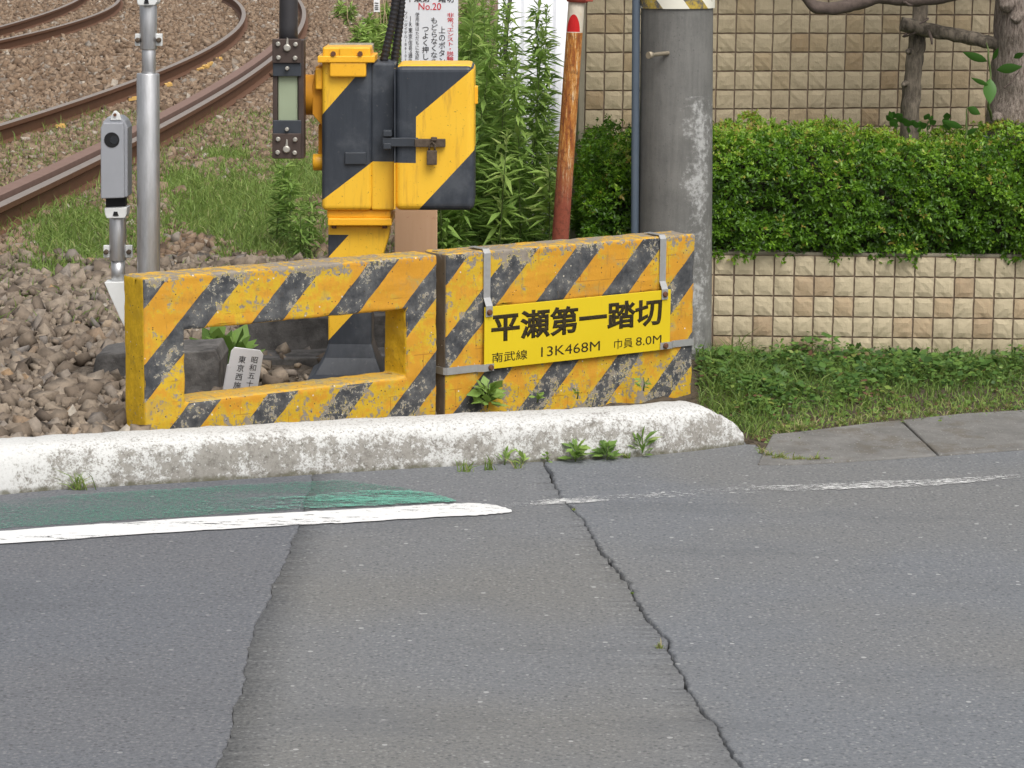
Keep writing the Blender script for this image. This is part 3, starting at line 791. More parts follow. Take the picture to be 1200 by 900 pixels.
sign_text('南武線', 573, 424.5, 614.5, 408.5, 0.004)
sign_text('13K468M', 630.5, 417.5, 699.5, 398.5, -0.002)
sign_text('巾員', 716, 408.5, 738, 394.5, 0.0)
sign_text('8.0M', 741.5, 404.5, 771.5, 391.5, -0.006)
def strap(pts, wdir, wid, mat=mStrap):
    """flat band along pts (world) of width wid along wdir"""
    mb = MB(); k = len(pts); wv = Vector(wdir) * wid / 2; vs, fs = [], []
    for i, p in enumerate(pts): vs += [p - wv, p + wv]
    for i in range(k - 1): fs.append((2 * i, 2 * i + 1, 2 * i + 3, 2 * i + 2))
    mb.add(vs, fs); o = mb.build('strap', mat, sgn)
    sl = o.modifiers.new('thick', 'SOLIDIFY'); sl.thickness = 0.003; sl.offset = 0
    return o
zu = Vector((0, 0, 1))
for u in (1.684, 2.676):
    strap([bpt(u, 0.478, 0.026), bpt(u, 0.525, 0.026), bpt(u, 0.56, 0.007), bpt(u, 0.755, 0.007), bpt(u, 0.7725, -0.004), bpt(u, 0.7735, -0.11)], BU, 0.036)
strap([bpt(1.712, 0.252, 0.026), bpt(1.655, 0.252, 0.026), bpt(1.63, 0.252, 0.008), bpt(1.475, 0.252, 0.008), bpt(1.464, 0.252, -0.006), bpt(1.464, 0.252, -0.10)], zu, 0.032)
strap([bpt(2.655, 0.262, 0.026), bpt(2.722, 0.262, 0.026), bpt(2.745, 0.262, 0.008), bpt(2.868, 0.262, 0.008), bpt(2.881, 0.262, -0.006), bpt(2.881, 0.262, -0.10)], zu, 0.032)
for u, h in ((1.684, 0.497), (2.676, 0.502), (1.694, 0.252), (2.684, 0.262)):
    mb = MB(); mb.tube([bpt(u, h, 0.026), bpt(u, h, 0.034), bpt(u, h, 0.040)], [0.0135, 0.0135, 0.009], 10); mb.build('bolt', mRustBolt, sgn)

# ================================================================== gate machine
zf = 0.12
gm = empty('gate_machine', V(412, 440, 11.95) * 1.0, 'yellow and black striped crossing gate machine on a pedestal behind barrier', 'gate machine')
gm.location.z = zf; gm['_w'] = tuple(gm.location)
def vz(py, Y=MY): return V(430, py, Y).z
def vx(px, Y=MY): return V(px, 160, Y).x
mb = MB(); mb.rect(377, 68, 436, 247, MY, 0.34); mb.build('housing', mMach, gm, bevel=0.022, seg=4)
mb = MB(); mb.rect(435, 74, 463, 246.5, MY + 0.008, 0.32); mb.build('hinge_strip', mMach, gm, bevel=0.010, seg=3)
mb = MB(); mb.rect(462.5, 76, 556, 247, MY - 0.05, 0.38); door = mb.build('door', mMach, gm, bevel=0.032, seg=5)
mb = MB(); mb.rect(477, 92, 478.2, 240, MY - 0.0515, 0.01); mb.rect(462, 80, 463.4, 245, MY - 0.0525, 0.02); mb.build('seam', mMach, door)
# hasp, bracket and padlock on the door
mb = MB(); mb.rect(448, 161.5, 490, 172, MY - 0.066, 0.016); mb.rect(449, 153, 459, 160, MY - 0.075, 0.07); mb.rect(449, 168, 458, 175, MY - 0.075, 0.07); mb.build('hinge_bracket', mMachB, door, bevel=0.003)
mb = MB(); mb.rect(486, 163, 522, 172.5, MY - 0.074, 0.022); mb.rect(505, 161, 512, 165, MY - 0.084, 0.03); mb.build('hasp', mHasp, door, bevel=0.003)
mb = MB(); mb.rect(500, 176.5, 512, 193.5, MY - 0.088, 0.022); lock = mb.build('padlock', mHasp, door, bevel=0.004)
a, b = V(503, 177, MY - 0.077), V(509.5, 177, MY - 0.077)
mb = MB(); mb.tube([a, a + zu * 0.028, (a + b) / 2 + zu * 0.042, b + zu * 0.028, b], 0.0045, 8); mb.build('shackle', mHasp, lock)
mb = MB(); mb.rect(404, 178.5, 429, 193, MY - 0.012, 0.02); mb.build('name_plate', mMachB, gm, bevel=0.004)
# cap on top of the housing
mb = MB(); mb.rect(378, 55, 434, 67, MY - 0.02, 0.30); cap = mb.build('cap', mMachY, gm, bevel=0.008)
mb = MB(); mb.rect(372, 65.5, 439, 73.5, MY - 0.035, 0.30); mb.build('cap_flange', mMachY, cap, bevel=0.004)
mb = MB(); mb.rect(386, 73, 429, 90.5, MY - 0.03, 0.05); mb.build('cap_front', mMachY, cap, bevel=0.008, seg=3)
mb = MB(); mb.rect(398, 56, 414, 66, MY - 0.032, 0.03); mb.build('cap_rib', mMachY, cap, bevel=0.003)
for px in (390.5, 422):
    c0 = V(px, 63, MY - 0.028); mb = MB(); mb.tube([c0 + Vector((0, 0.01, 0)), c0 - Vector((0, 0.012, 0))], 0.012, 6); mb.build('cap_bolt', mRustBolt, cap)
mb = MB(); mb.rect(384, 51.5, 437, 60, MY + 0.16, 0.12); mb.build('cap_rear', simple('cap_rear_grey', (0.30, 0.27, 0.20), 0.7, var=0.2), cap, bevel=0.008)
# flange, neck, column, flared foot
cx0, cx1 = vx(384), vx(435)
mb = MB(); mb.rect(383, 246, 458, 256, MY + 0.03, 0.28); mb.build('lower_collar', mMachY, gm, bevel=0.008)
mb = MB(); mb.rect(384, 256, 459, 264.5, MY + 0.01, 0.32); fl = mb.build('mount_flange', mMachY, gm, bevel=0.004)
for px in (391.5, 451):
    c0 = V(px, 267.5, MY + 0.03); mb = MB(); mb.tube([c0, c0 + zu * 0.02], 0.012, 6); mb.build('flange_bolt', mRustBolt, fl)
mb = MB(); mb.plate([(384.5, 264), (457, 264), (455, 280), (447, 306), (436, 340), (436, 350), (384.5, 350)], MY + 0.06, 0.20); mb.build('neck', mMach, gm, bevel=0.01, seg=3)
mb = MB()
colY0, colY1 = MY + 0.055, MY + 0.265
zt = vz(345); zb = zf
xa, xb = V(384.5, 380, MY + 0.055).x, V(435.5, 380, MY + 0.055).x
zfl = zf + 0.11
ring = lambda x0, x1, y0, y1, z: [Vector((x0, y0, z)), Vector((x1, y0, z)), Vector((x1, y1, z)), Vector((x0, y1, z))]
lv = [ring(xa, xb, colY0, colY1, zt), ring(xa, xb, colY0, colY1, zfl + 0.06), ring(xa - 0.02, xb + 0.02, colY0 - 0.02, colY1 + 0.02, zfl), ring(xa - 0.06, xb + 0.05, colY0 - 0.06, colY1 + 0.05, zf + 0.04), ring(xa - 0.09, xb + 0.07, colY0 - 0.09, colY1 + 0.07, zf + 0.02), ring(xa - 0.09, xb + 0.07, colY0 - 0.09, colY1 + 0.07, zf - 0.02)]
vs = [p for r_ in lv for p in r_]; fs = []
for i in range(len(lv) - 1):
    for k in range(4): fs.append(((i + 1) * 4 + k, (i + 1) * 4 + (k + 1) % 4, i * 4 + (k + 1) % 4, i * 4 + k))
fs.append((0, 1, 2, 3)); mb.add(vs, fs); mb.build('pedestal', mMach, gm, bevel=0.008, seg=2)
# shaft boss and knobs on the left
def hcyl(name, p, q, r, mat, parent, n=24):
    mb = MB(); mb.tube([p, q], r, n); return mb.build(name, mat, parent, bevel=min(0.004, r * 0.3))
YC = MY + 0.14
r_boss = (vz(88) - vz(136)) / 2
hcyl('shaft_boss', V(352, 111, YC), V(379, 111, YC), r_boss, mMachO, gm)
mb = MB(); mb.plate([(370, 78), (378, 78), (378, 150), (376, 146), (366, 134), (366, 100)], MY + 0.05, 0.18); mb.build('boss_flange', mMachO, gm, bevel=0.006)
mb = MB(); mb.rect(369.5, 80, 378, 105, MY + 0.02, 0.05); mb.build('side_block', mMachY, gm, bevel=0.006)
hcyl('side_knob', V(367, 190, MY + 0.1), V(379, 190, MY + 0.1), 0.038, mMachY, gm)
mb = MB(); mb.rect(373, 146, 378, 184, MY + 0.1, 0.06); mb.build('side_rib', mMachO, gm, bevel=0.004)
mb = MB(); mb.rect(555, 101, 560, 122, MY + 0.05, 0.06); mb.build('side_lug', mMachY, gm, bevel=0.004)
# arm clamp with rod and arm
AY = MY - 0.06
cl = empty('arm_clamp', (0, 0, 0), None, None); cl.parent = gm; cl.location = V(337, 115, AY) - wpos(gm); cl['_w'] = tuple(V(337, 115, AY))
bpy.data.objects.remove(cl)
mb = MB(); mb.rect(319.5, 47, 325, 186, AY, 0.11); mb.rect(349.5, 47, 356, 186, AY, 0.11); mb.rect(324, 50, 351, 182, AY + 0.085, 0.025)
clamp = mb.build('arm_clamp', mArm, gm, bevel=0.003)
for y0, y1, lip0, lip1, bolts, big, small in ((45.5, 74, 74, 89.5, ((326, 51.5), (346.5, 52), (326.5, 67.5), (346, 68)), (336.5, 56), (336.5, 80)), (156.5, 186, 141, 157, ((326, 163), (346, 163.5), (325.5, 178.5), (345.5, 179)), (335.8, 175), (336.3, 151.5))):
    mb = MB(); mb.rect(319, y0, 352.5, y1, AY - 0.024, 0.02); cp = mb.build('clamp_plate', mArm, clamp, bevel=0.003)
    mb = MB(); mb.rect(319.8, lip0, 353, lip1, AY - 0.012, 0.016); mb.build('clamp_lip', mMachB, clamp, bevel=0.003)
    for (bx_, by_), r_ in [(q, 0.0105) for q in bolts] + [(big, 0.0165), (small, 0.009)]:
        c0 = V(bx_, by_, AY - 0.024); mb = MB(); mb.tube([c0 + Vector((0, 0.012, 0)), c0 - Vector((0, 0.008, 0)), c0 - Vector((0, 0.012, 0))], [r_, r_, r_ * 0.7], 12); mb.build('bolt', mBolt, clamp)
    mb = MB(); bx_, by_ = big; mb.plate([(bx_ - 1.4, by_ - 3), (bx_ + 1.6, by_ - 3), (bx_ + 1.2, by_ - 11), (bx_ - 0.2, by_ - 12)], AY - 0.03, 0.006); mb.build('split_pin', mBolt, clamp)
mb = MB(); mb.rect(325.6, 84, 349, 148, AY + 0.012, 0.06); mb.build('arm_rod', mRod, gm, bevel=0.006)
mb = MB(); mb.tube([V(338, 60, AY + 0.04), V(338, 30, AY + 0.04), V(339, -120, AY + 0.04), V(341, -700, AY + 0.04)], [0.042, 0.041, 0.039, 0.03], 20); mb.build('gate_arm', mArmPole, gm)
# corrugated hoses
def hose(pts, r):
    P = []; rad = []
    pts = [Vector(p) for p in pts]
    seg = []
    for a, b in zip(pts[:-1], pts[1:]):
        m_ = max(2, int((b - a).length / 0.006))
        for k in range(m_): P.append(a.lerp(b, k / m_))
    P.append(pts[-1]); rad = [r * (1.0 if (i % 3) else 0.84) for i in range(len(P))]
    mb = MB(); mb.tube(P, rad, 12); return mb.build('hose', mHose, gm)
HY = MY + 0.2
def bez(pts, n_=14):
    pts = [Vector(p) for p in pts]; out = []
    for i in range(n_ + 1):
        t = i / n_; q = pts[:]
        while len(q) > 1: q = [a.lerp(b, t) for a, b in zip(q[:-1], q[1:])]
        out.append(q[0])
    return out
hose(bez([V(448, 86, HY), V(449, 60, HY), V(462, 30, HY), V(468, 0, HY), V(469, -60, HY), V(470, -160, HY)]), 0.0195)
hose(bez([V(461, 84, HY + 0.05), V(462, 62, HY + 0.05), V(470, 35, HY + 0.05), V(472, 0, HY + 0.05), V(474, -60, HY + 0.05), V(474, -160, HY + 0.05)]), 0.0195)

# concrete blocks and ducts seen through the opening
def block(name, pts, Y, depth, label, mat=mConc, zlow=0.05):
    a = [V(x, y, Y) for x, y in pts]; lo = zlow
    base = Vector((sum(p.x for p in a) / len(a), Y + depth / 2, lo))
    mb = MB(); mb.plate(pts, Y, depth); o = mb.build(name, mat, bevel=0.008, origin=base)
    rough_up(o, 3, 0.012, 0.08); return tag(o, label, 'concrete block')
block('foundation_block', [(258, 422), (470, 416), (470, 462), (258, 468)], 12.34, 0.26, 'rough speckled concrete block below the duct cover behind pedestal')
block('duct_cover', [(281, 375), (466, 368), (466, 414), (276, 418)], 12.62, 0.40, 'dark grey concrete duct cover behind the gate machine pedestal')
block('duct_end_block', [(196, 413), (252, 410), (258, 424), (256, 466), (196, 472)], 11.45, 0.35, 'small dark concrete block beside the white stake')
block('ballast_edge_block', [(113, 416), (146, 412), (160, 420), (160, 448), (106, 448)], 12.0, 0.3, 'weathered pointed concrete block half sunk in ballast stones')

# white stake with date
SY = 11.30
stk = empty('marker_stake', G(277, 480, 0.1), 'small white marker stake with vertical Japanese writing leaning behind the opening', 'marker')
q = [(273.5, 405.5), (304.5, 410), (309, 415), (296, 492), (258, 486), (271.5, 411)]
mb = MB(); mb.plate([(270.8, 411), (274.5, 407), (304.5, 410.5), (308.5, 416), (294, 500), (254.5, 495)], SY, 0.012); mb.build('plate', mStakeW, stk, bevel=0.002)
mb = MB(); mb.plate([(266, 428), (267.5, 428), (262, 495), (254, 495)], SY + 0.02, 0.03); mb.build('edge_plate', mStakeW, stk)
du = (V(304.5, 410.5, SY) - V(274.5, 407, SY)).normalized(); dv = (V(271, 411, SY) - V(254.5, 495, SY)).normalized()
for body, x0, y0, x1, y1 in (('昭\n和\n五\n十\n九', 286, 462, 301, 418), ('東\n京\n西\n施\n区', 271, 465, 286.5, 417)):
    hgt = (V(0, y1, SY).z - V(0, y0, SY).z)
    lettering(body, V(x0, y0, SY - 0.001), du, dv, 0.031, hgt * 1.03, mInkW, stk, 0.002, thick=0.0006, line=1.12)

# ================================================================== sensor post and tall sensor pole
def clamp_ears(px, py, half, Y, parent):
    for s_ in (-1, 1):
        mb = MB(); mb.rect(px + s_ * (half + 3.5) - 4, py - 7.5, px + s_ * (half + 3.5) + 4, py + 7, Y - 0.012, 0.02); e = mb.build('clamp_ear', mWhiteMetal, parent, bevel=0.003)
        c0 = V(px + s_ * (half + 3.8), py, Y - 0.012); mb = MB(); mb.tube([c0, c0 - Vector((0, 0.018, 0)), c0 - Vector((0, 0.022, 0))], [0.011, 0.011, 0.006], 10); mb.build('bolt', mHasp, e)
PY_ = 11.45
tp = empty('sensor_pole', G(173, 455, 0.1), 'tall silver steel sensor pole beside the grey sensor box', 'pole')
tp.location = V(173.5, 350, PY_); tp.location.z = 0.1; tp['_w'] = tuple(tp.location)
def vtube(name, px0, y0, px1, y1, r, Y, mat, parent, n=32):
    a, b = V(px0, y0, Y), V(px1, y1, Y); mb = MB(); mb.tube([b, a], r, n); return mb.build(name, mat, parent, bevel=0.003)
S_ = lambda px: px / FPX * (PY_ * math.cos(TH) + 0.3)
a = V(173.5, 86, PY_); b = Vector((V(173.3, 330, PY_).x - 0.003, PY_, 0.08))
mb = MB(); mb.tube([b, a], S_(13.2), 32); mb.build('lower_tube', mGalv, tp, bevel=0.004)
vtube('middle_tube', 174.3, 57, 174.3, 90, S_(8.0), PY_, mGalv, tp)
vtube('upper_tube', 173.8, 6, 174, 58, S_(9.9), PY_, mGalv, tp)
clamp_ears(174, 47, 8.5, PY_, tp)
mb = MB(); mb.plate([(160, -40), (184, -40), (183.5, 3), (181, 6.5), (162, 6.5), (160.5, 3)], PY_ - 0.07, 0.13); hd = mb.build('sensor_head', mWhiteMetal, tp, bevel=0.004)
mb = MB(); mb.plate([(170, -2), (173, -2), (174.5, 4.5), (168.5, 4.5)], PY_ - 0.073, 0.004); mb.build('slot', mDark, hd)
QY = 11.55
sp = empty('sensor_post', (V(139, 350, QY).x, QY, V(139, 390, QY).z), 'short grey box sensor with round lens on a steel post', 'sensor')
mb = MB(); mb.plate([(118, 233), (145.5, 232), (145, 152), (143.5, 144), (121, 144), (117.8, 150)], QY - 0.10, 0.03); mb.plate([(119, 233), (149.5, 231), (149.5, 150), (146, 142), (140, 137), (126, 137), (120.5, 143), (118.5, 150)], QY - 0.08, 0.14)
bx_ = mb.build('sensor_box', mGreyBox, sp, bevel=0.005, seg=3)
c0 = V(131, 164, QY - 0.10)
mb = MB(); mb.tube([c0 + Vector((0, 0.01, 0)), c0 - Vector((0, 0.002, 0))], 0.033, 28); mb.build('lens_hole', mDark, bx_)
mb = MB(); mb.tube([c0 + Vector((0.010, 0, 0.0)), c0 + Vector((0.010, -0.0035, 0.0))], 0.018, 20); mb.build('lens', mGlass, bx_)
mb = MB(); mb.plate([(129, 141), (142, 141), (140, 134), (136, 130), (133.5, 130), (131, 134)], QY - 0.085, 0.02); lug = mb.build('lug', mWhiteMetal, bx_, bevel=0.003)
c0 = V(134.8, 134.5, QY - 0.087); mb = MB(); mb.tube([c0, c0 - Vector((0, 0.006, 0))], 0.007, 12); mb.build('lug_hole', mRustBolt, lug)
mb = MB(); mb.rect(124, 232, 147, 246, QY - 0.03, 0.05); mb.build('dark_gap', mDark, sp)
mb = MB(); mb.plate([(122, 244), (149, 243), (148, 252), (146, 256), (125, 256), (123, 252)], QY - 0.07, 0.10); cu = mb.build('collar', mWhiteMetal, sp, bevel=0.004)
mb = MB(); mb.plate([(133.5, 248), (137.5, 248), (139, 253), (132, 253)], QY - 0.073, 0.004); mb.build('slot', mDark, cu)
vtube('upper_tube', 138, 255, 138, 305, S_(10.0), QY, mGalv, sp)
a = V(138.3, 303, QY); mb = MB(); mb.tube([V(138.6, 336, QY), a], S_(8.0), 28); mb.build('post_tube', mGalv, sp)
clamp_ears(138, 295, 9.5, QY, sp)
mb = MB(); mb.plate([(122, 331), (172, 330), (172, 400), (152, 394), (142, 376), (128, 345)], QY - 0.05, 0.10); mb.build('bracket', mWhiteMetal, sp, bevel=0.003)

# ================================================================== information sign, board, far marker
IY = 12.45
isg = empty('information_sign', (V(500, 280, IY).x, IY, 0.12), 'white information board with red and black Japanese text behind gate machine', 'sign')
mb = MB(); mb.plate([(470.5, 92), (536.5, 91), (537, -16), (470, -16)], IY, 0.012); brd = mb.build('board', mPlateW, isg, bevel=0.002)
mb = MB(); mb.tube([V(488, 165, IY + 0.12), V(488, -16, IY + 0.12)], 0.024, 16); mb.build('upper_post', mGalv, isg)
for py in (5, 70):
    mb = MB(); mb.rect(484, py - 3, 492, py + 3, IY + 0.012, 0.11); mb.build('bracket', mGalv, isg)
def itext(body, x0, y0, x1, y1, mat, bold=0.003, line=1.0):
    p = V(x0, y0, IY); q = V(x1, y1, IY)
    lettering(body, p - Vector((0, 0.001, 0)), Vector((1, 0, 0)), zu, q.x - p.x, q.z - p.z, mat, isg, bold, thick=0.0008, line=line)
def vcol(s_): return '\n'.join(s_)
itext('平瀬第一踏切', 476, 2.5, 532, -7, mInkW, 0.012)
itext('No.20', 490.5, 11.5, 517, 3.5, mRed, 0.005)
itext(vcol('非常（エンスト・脱輪など'), 523.5, 82, 532, 15, mRed, 0.008)
itext(vcol('上のボタンを'), 514, 84, 522, 31, mInkW, 0.006)
itext(vcol('もどらなくなる'), 505, 76, 513, 20.5, mInkW, 0.008)
itext(vcol('つよく押して'), 494.5, 78, 502.5, 31.5, mInkW, 0.008)
itext(vcol('使用後はただちに左記へ'), 486.5, 74.5, 491.5, 14.5, mInkW, 0.004)
itext(vcol('JR東京信号通信'), 478.5, 75, 483.5, 19, mInkW, 0.004)
itext(vcol('フリーダイヤル1861012'), 473.3, 76, 477.8, 14, mInkW, 0.002)
tb = MB(); TBY = 12.60
tb.plate([(462.5, 150), (512.5, 150), (512.5, 330), (462.5, 330)], TBY, 0.05)
for i in range(len(tb.v)):
    if tb.v[i][2] < V(487, 325, TBY).z: tb.v[i] = (tb.v[i][0], tb.v[i][1], 0.1)
tb.build('lower_post', mWoodPost, isg, bevel=0.004, label='plain tan square lower post')
mk = empty('kilometre_marker', G(441, 60, 0.22), 'tiny white marker plate on a thin stake among distant weeds', 'marker')
KY = mk.location.y
mb = MB(); mb.rect(438, -14, 445, 14, KY, 0.02); mb.build('plate', mStakeW, mk)
mb = MB(); mb.tube([Vector((V(441.5, 20, KY).x, KY + 0.02, 0.15)), V(441.5, -10, KY + 0.03)], 0.025, 8); mb.build('stake', mDry, mk)
mb = MB(); [mb.plate([(439 + dx, y_), (443.5, y_ + 0.2), (443.5, y_ + 1.2), (439, y_ + 1)], KY - 0.006, 0.003) for dx, y_ in ((0, 3), (0.6, 6), (0, 8.5), (0.8, 10.5))]; mb.build('worn_print', mInkW, mk)

# ================================================================== utility pole, conduit, rusty pole
UY = 12.90
cxp = (V(748.5, 200, UY).x + V(835, 200, UY).x) / 2
rp = (V(835, 200, UY).x - V(749, 200, UY).x) / 2
up = empty('utility_pole', (cxp, UY, 0.02), 'thick grey concrete utility pole with white stains in front of planter', 'utility pole')
mb = MB(); zs = np.linspace(-0.05, 9.0, 40); tilt = (V(793, 20, UY).x - V(790, 380, UY).x) / (V(793, 20, UY).z - V(790, 380, UY).z)
zc = V(790, 200, UY).z
axx = lambda z: cxp + (z - zc) * tilt
mb.tube([Vector((axx(z), UY, z)) for z in zs], [rp - (z - zc) * 0.006 for z in zs], 48); mb.build('shaft', mPole, up)
zb0 = V(793, 10.5, UY - rp).z
mb = MB(); mb.tube([Vector((axx(z), UY, z)) for z in (zb0, zb0 + 1.2)], [rp + 0.004, rp - 0.002], 48, cap=False); mb.build('striped_band', mBand, up)
a = Vector((axx(V(776, 62, 12.75).z) - 0.05, UY - rp + 0.012, V(776, 62, 12.74).z)); 
mb = MB(); mb.tube([a, a + Vector((-0.085, -0.075, -0.006)), a + Vector((-0.0855, -0.0755, -0.006)), a + Vector((-0.10, -0.09, -0.007))], [0.010, 0.010, 0.0165, 0.0165], 12); mb.build('step_bolt', simple('step_bolt', (0.36, 0.31, 0.23), 0.6, 0.3, var=0.3), up)
mb = MB(); CY = 12.86
mb.tube([Vector((V(744, 270, CY).x - 0.006, CY, 0.05)), V(744, 270, CY), V(745.5, 0, CY), V(746, -600, CY)], 0.0195, 16); mb.build('conduit', mPipe, up)
rpz = empty('rusty_pole', (V(652, 330, RY).x, RY, 0.1), 'leaning rusty steel pole with a red arch mark on white paint', 'pole')
b0, b1 = V(658, 260, RY), V(675.5, 4, RY); dirp = (b1 - b0) / (b1.z - b0.z)
ptop = b0 + dirp * (V(678, -24, RY).z - b0.z); pbot = b0 + dirp * (0.08 - b0.z)
mb = MB(); mb.tube([pbot.lerp(ptop, t) for t in np.linspace(0, 1, 12)], [0.0415 - 0.003 * t for t in np.linspace(0, 1, 12)], 24); mb.build('shaft', mRust, rpz)
mb = MB(); c0 = V(676.5, 1, RY); mb.tube([c0 - dirp * 0.006, c0 + dirp * 0.05], 0.050, 24); mb.build('collar', mRedPaint, rpz)
mb = MB(); mb.rect(684, -3, 695, 2, RY - 0.03, 0.04); mb.build('collar_lug', mRedPaint, rpz, bevel=0.003)
mb = MB(); mb.tube([V(676, 2, RY), V(676.3, -1.5, RY)], 0.043, 24); mb.build('white_ring', mWhiteMetal, rpz)

# ================================================================== planter wall and block wall
PYp = 12.98
pitch = 0.1
def tile_variants(k, sz, hgt, dep, rough_):
    out = []
    for q in range(k):
        r = random.Random(q * 31 + int(dep * 1e4)); mb = MB(); n_ = 4; vs = []
        px_, pz_ = r.uniform(0.25, 0.75), r.uniform(0.3, 0.8)
        tiltx, tiltz = r.uniform(-.35, .35), r.uniform(-.3, .5)
        for j in range(n_ + 1):
            for i in range(n_ + 1):
                a, b = i / n_, j / n_
                e = min(a, 1 - a, b, 1 - b)
                bulge = min(1, e * 3.2) * (0.55 + tiltx * (a - px_) + tiltz * (b - pz_)) + (r.uniform(-.16, .16) * rough_ if e > 0 else 0)
                jit = r.uniform(-.0012, .0012)
                vs.append(((a - .5) * sz + jit, -dep * 0.45 - dep * 0.75 * bulge, (b - .5) * hgt + r.uniform(-.0012, .0012)))
        fs = [(j * 5 + i, j * 5 + i + 1, (j + 1) * 5 + i + 1, (j + 1) * 5 + i) for j in range(4) for i in range(4)]
        o = len(vs)
        rim = [0, 1, 2, 3, 4, 9, 14, 19, 24, 23, 22, 21, 20, 15, 10, 5]
        for t in rim: vs.append((vs[t][0], 0.004, vs[t][2]))
        for t in range(16): fs.append((rim[t], o + t, o + (t + 1) % 16, rim[(t + 1) % 16]))
        me = bpy.data.meshes.new('block'); me.from_pydata(vs, [], fs); me.update(); out.append(me)
    return out
def tile_wall(parent, name, p0, du, cols, rows, pw, ph, mat, dep, variants):
    vt = tile_variants(variants, pw - 0.0085, ph - 0.0085, dep, 1.0)
    for me in vt: me.materials.append(mat.m)
    ang = math.atan2(du.y, du.x)
    for j in range(rows):
        for i in range(cols):
            o = bpy.data.objects.new(name, random.choice(vt)); COL.objects.link(o); o.parent = parent
            p = p0 + du * ((i + .5) * pw) + Vector((0, 0, (j + .5) * ph))
            o.location = p - wpos(parent)
            flip = random.random() < .5
            o.rotation_euler = (0, random.uniform(-.006, .006), ang); o.scale = (-1 if flip else 1, 1, 1)
# planter: rows measured on the photo
ztops = [V(1000, y, PYp).z for y in (300, 324, 347.5, 371, 394.5, 418.5)]
ph = (ztops[0] - ztops[5]) / 5
xA = V(835.5, 350, PYp).x; pwp = (V(1164.5 + 23.5, 350, PYp).x - V(859.3, 350, PYp).x) / 14
x_start = V(859.3, 350, PYp).x - 8 * pwp
ncol = 8 + 17
pw_top = ztops[0]
pl = empty('planter_wall', ((x_start + x_start + ncol * pwp) / 2, PYp + 0.1, 0.0), 'low planter wall of cream split-face blocks under the hedge', 'wall')
mb = MB(); mb.hexa([Vector((x_start - 0.02, PYp, -0.05)), Vector((x_start + ncol * pwp, PYp, -0.05)), Vector((x_start + ncol * pwp, PYp, pw_top)), Vector((x_start - 0.02, PYp, pw_top)), Vector((x_start - 0.02, PYp + .14, -0.05)), Vector((x_start + ncol * pwp, PYp + .14, -0.05)), Vector((x_start + ncol * pwp, PYp + .14, pw_top)), Vector((x_start - 0.02, PYp + .14, pw_top))])
mb.build('core', mMortar, pl)
mb = MB(); mb.box((x_start + ncol * pwp / 2, PYp + 0.072, pw_top + 0.008), (ncol * pwp, 0.15, 0.018)); mb.build('coping', mEdge, pl, bevel=0.006)
tile_wall(pl, 'block', Vector((x_start, PYp, pw_top - 6 * ph)), Vector((1, 0, 0)), ncol, 6, pwp, ph, mTileP, 0.016, 14)
# block wall behind, slightly turned: nearer on the left
WL, WR = V(690, 100, 14.05), V(1195, 100, 14.60)
wdu = (Vector((WR.x, WR.y, 0)) - Vector((WL.x, WL.y, 0))).normalized()
WLb = Vector((WL.x, WL.y, 0))
def wall_at(px, py):
    nrm = Vector((-wdu.y, wdu.x, 0)); d = ray(px, py); t = (WLb - CAM).dot(nrm) / d.dot(nrm); p = CAM + d * t
    return (p - WLb).dot(wdu), p.z
za, zb_ = wall_at(700, 39)[1], wall_at(700, 195)[1]
phw = (za - zb_) / 7
u1_, u2_ = wall_at(708, 80)[0], wall_at(924.3, 80)[0]
pww = (wall_at(1051.5, 80)[0] - wall_at(924.3, 80)[0]) / 6
z0w = za - 9 * phw; rows_w = 11
u0w = u1_ - round((u1_ - wall_at(690, 80)[0]) / pww + 0.4) * pww
ncw = 27
bw = empty('block_wall', WLb + wdu * 1.2, 'tall garden wall of square tan split-face blocks behind hedge', 'wall')
nb = Vector((-wdu.y, wdu.x, 0))
a = WLb + wdu * (u0w); b = WLb + wdu * (u0w + ncw * pww)
def slabbox(name, a, b, z0, z1, d0, d1, mat, parent, bevel=0):
    mb = MB(); mb.hexa([a + nb * d0 + zu * z0, b + nb * d0 + zu * z0, b + nb * d0 + zu * z1, a + nb * d0 + zu * z1, a + nb * d1 + zu * z0, b + nb * d1 + zu * z0, b + nb * d1 + zu * z1, a + nb * d1 + zu * z1]); return mb.build(name, mat, parent, bevel=bevel)
ztw = z0w + rows_w * phw
slabbox('core', a, b, -0.05, ztw, 0.0, 0.14, mMortar, bw)
slabbox('coping', a - wdu * 0.02, b, ztw, ztw + 0.06, -0.03, 0.17, mEdge, bw, 0.008)
slabbox('edge_strip', a - wdu * 0.035, a - wdu * 0.002, -0.05, ztw - 0.002, -0.006, 0.145, mEdge, bw, 0.005)
tile_wall(bw, 'block', a + zu * z0w, wdu, ncw, rows_w, pww, phw, mTileW, 0.014, 14)
# earth in the planter
mb = MB(); mb.box((x_start + ncol * pwp / 2, 13.58, pw_top / 2 - 0.04), (ncol * pwp - 0.04, 0.90, pw_top - 0.04)); o = mb.build('planter_soil', simple('planter_soil', (0.05, 0.038, 0.025), 1.0, var=0.4, scale=30)); tag(o, kind='structure')

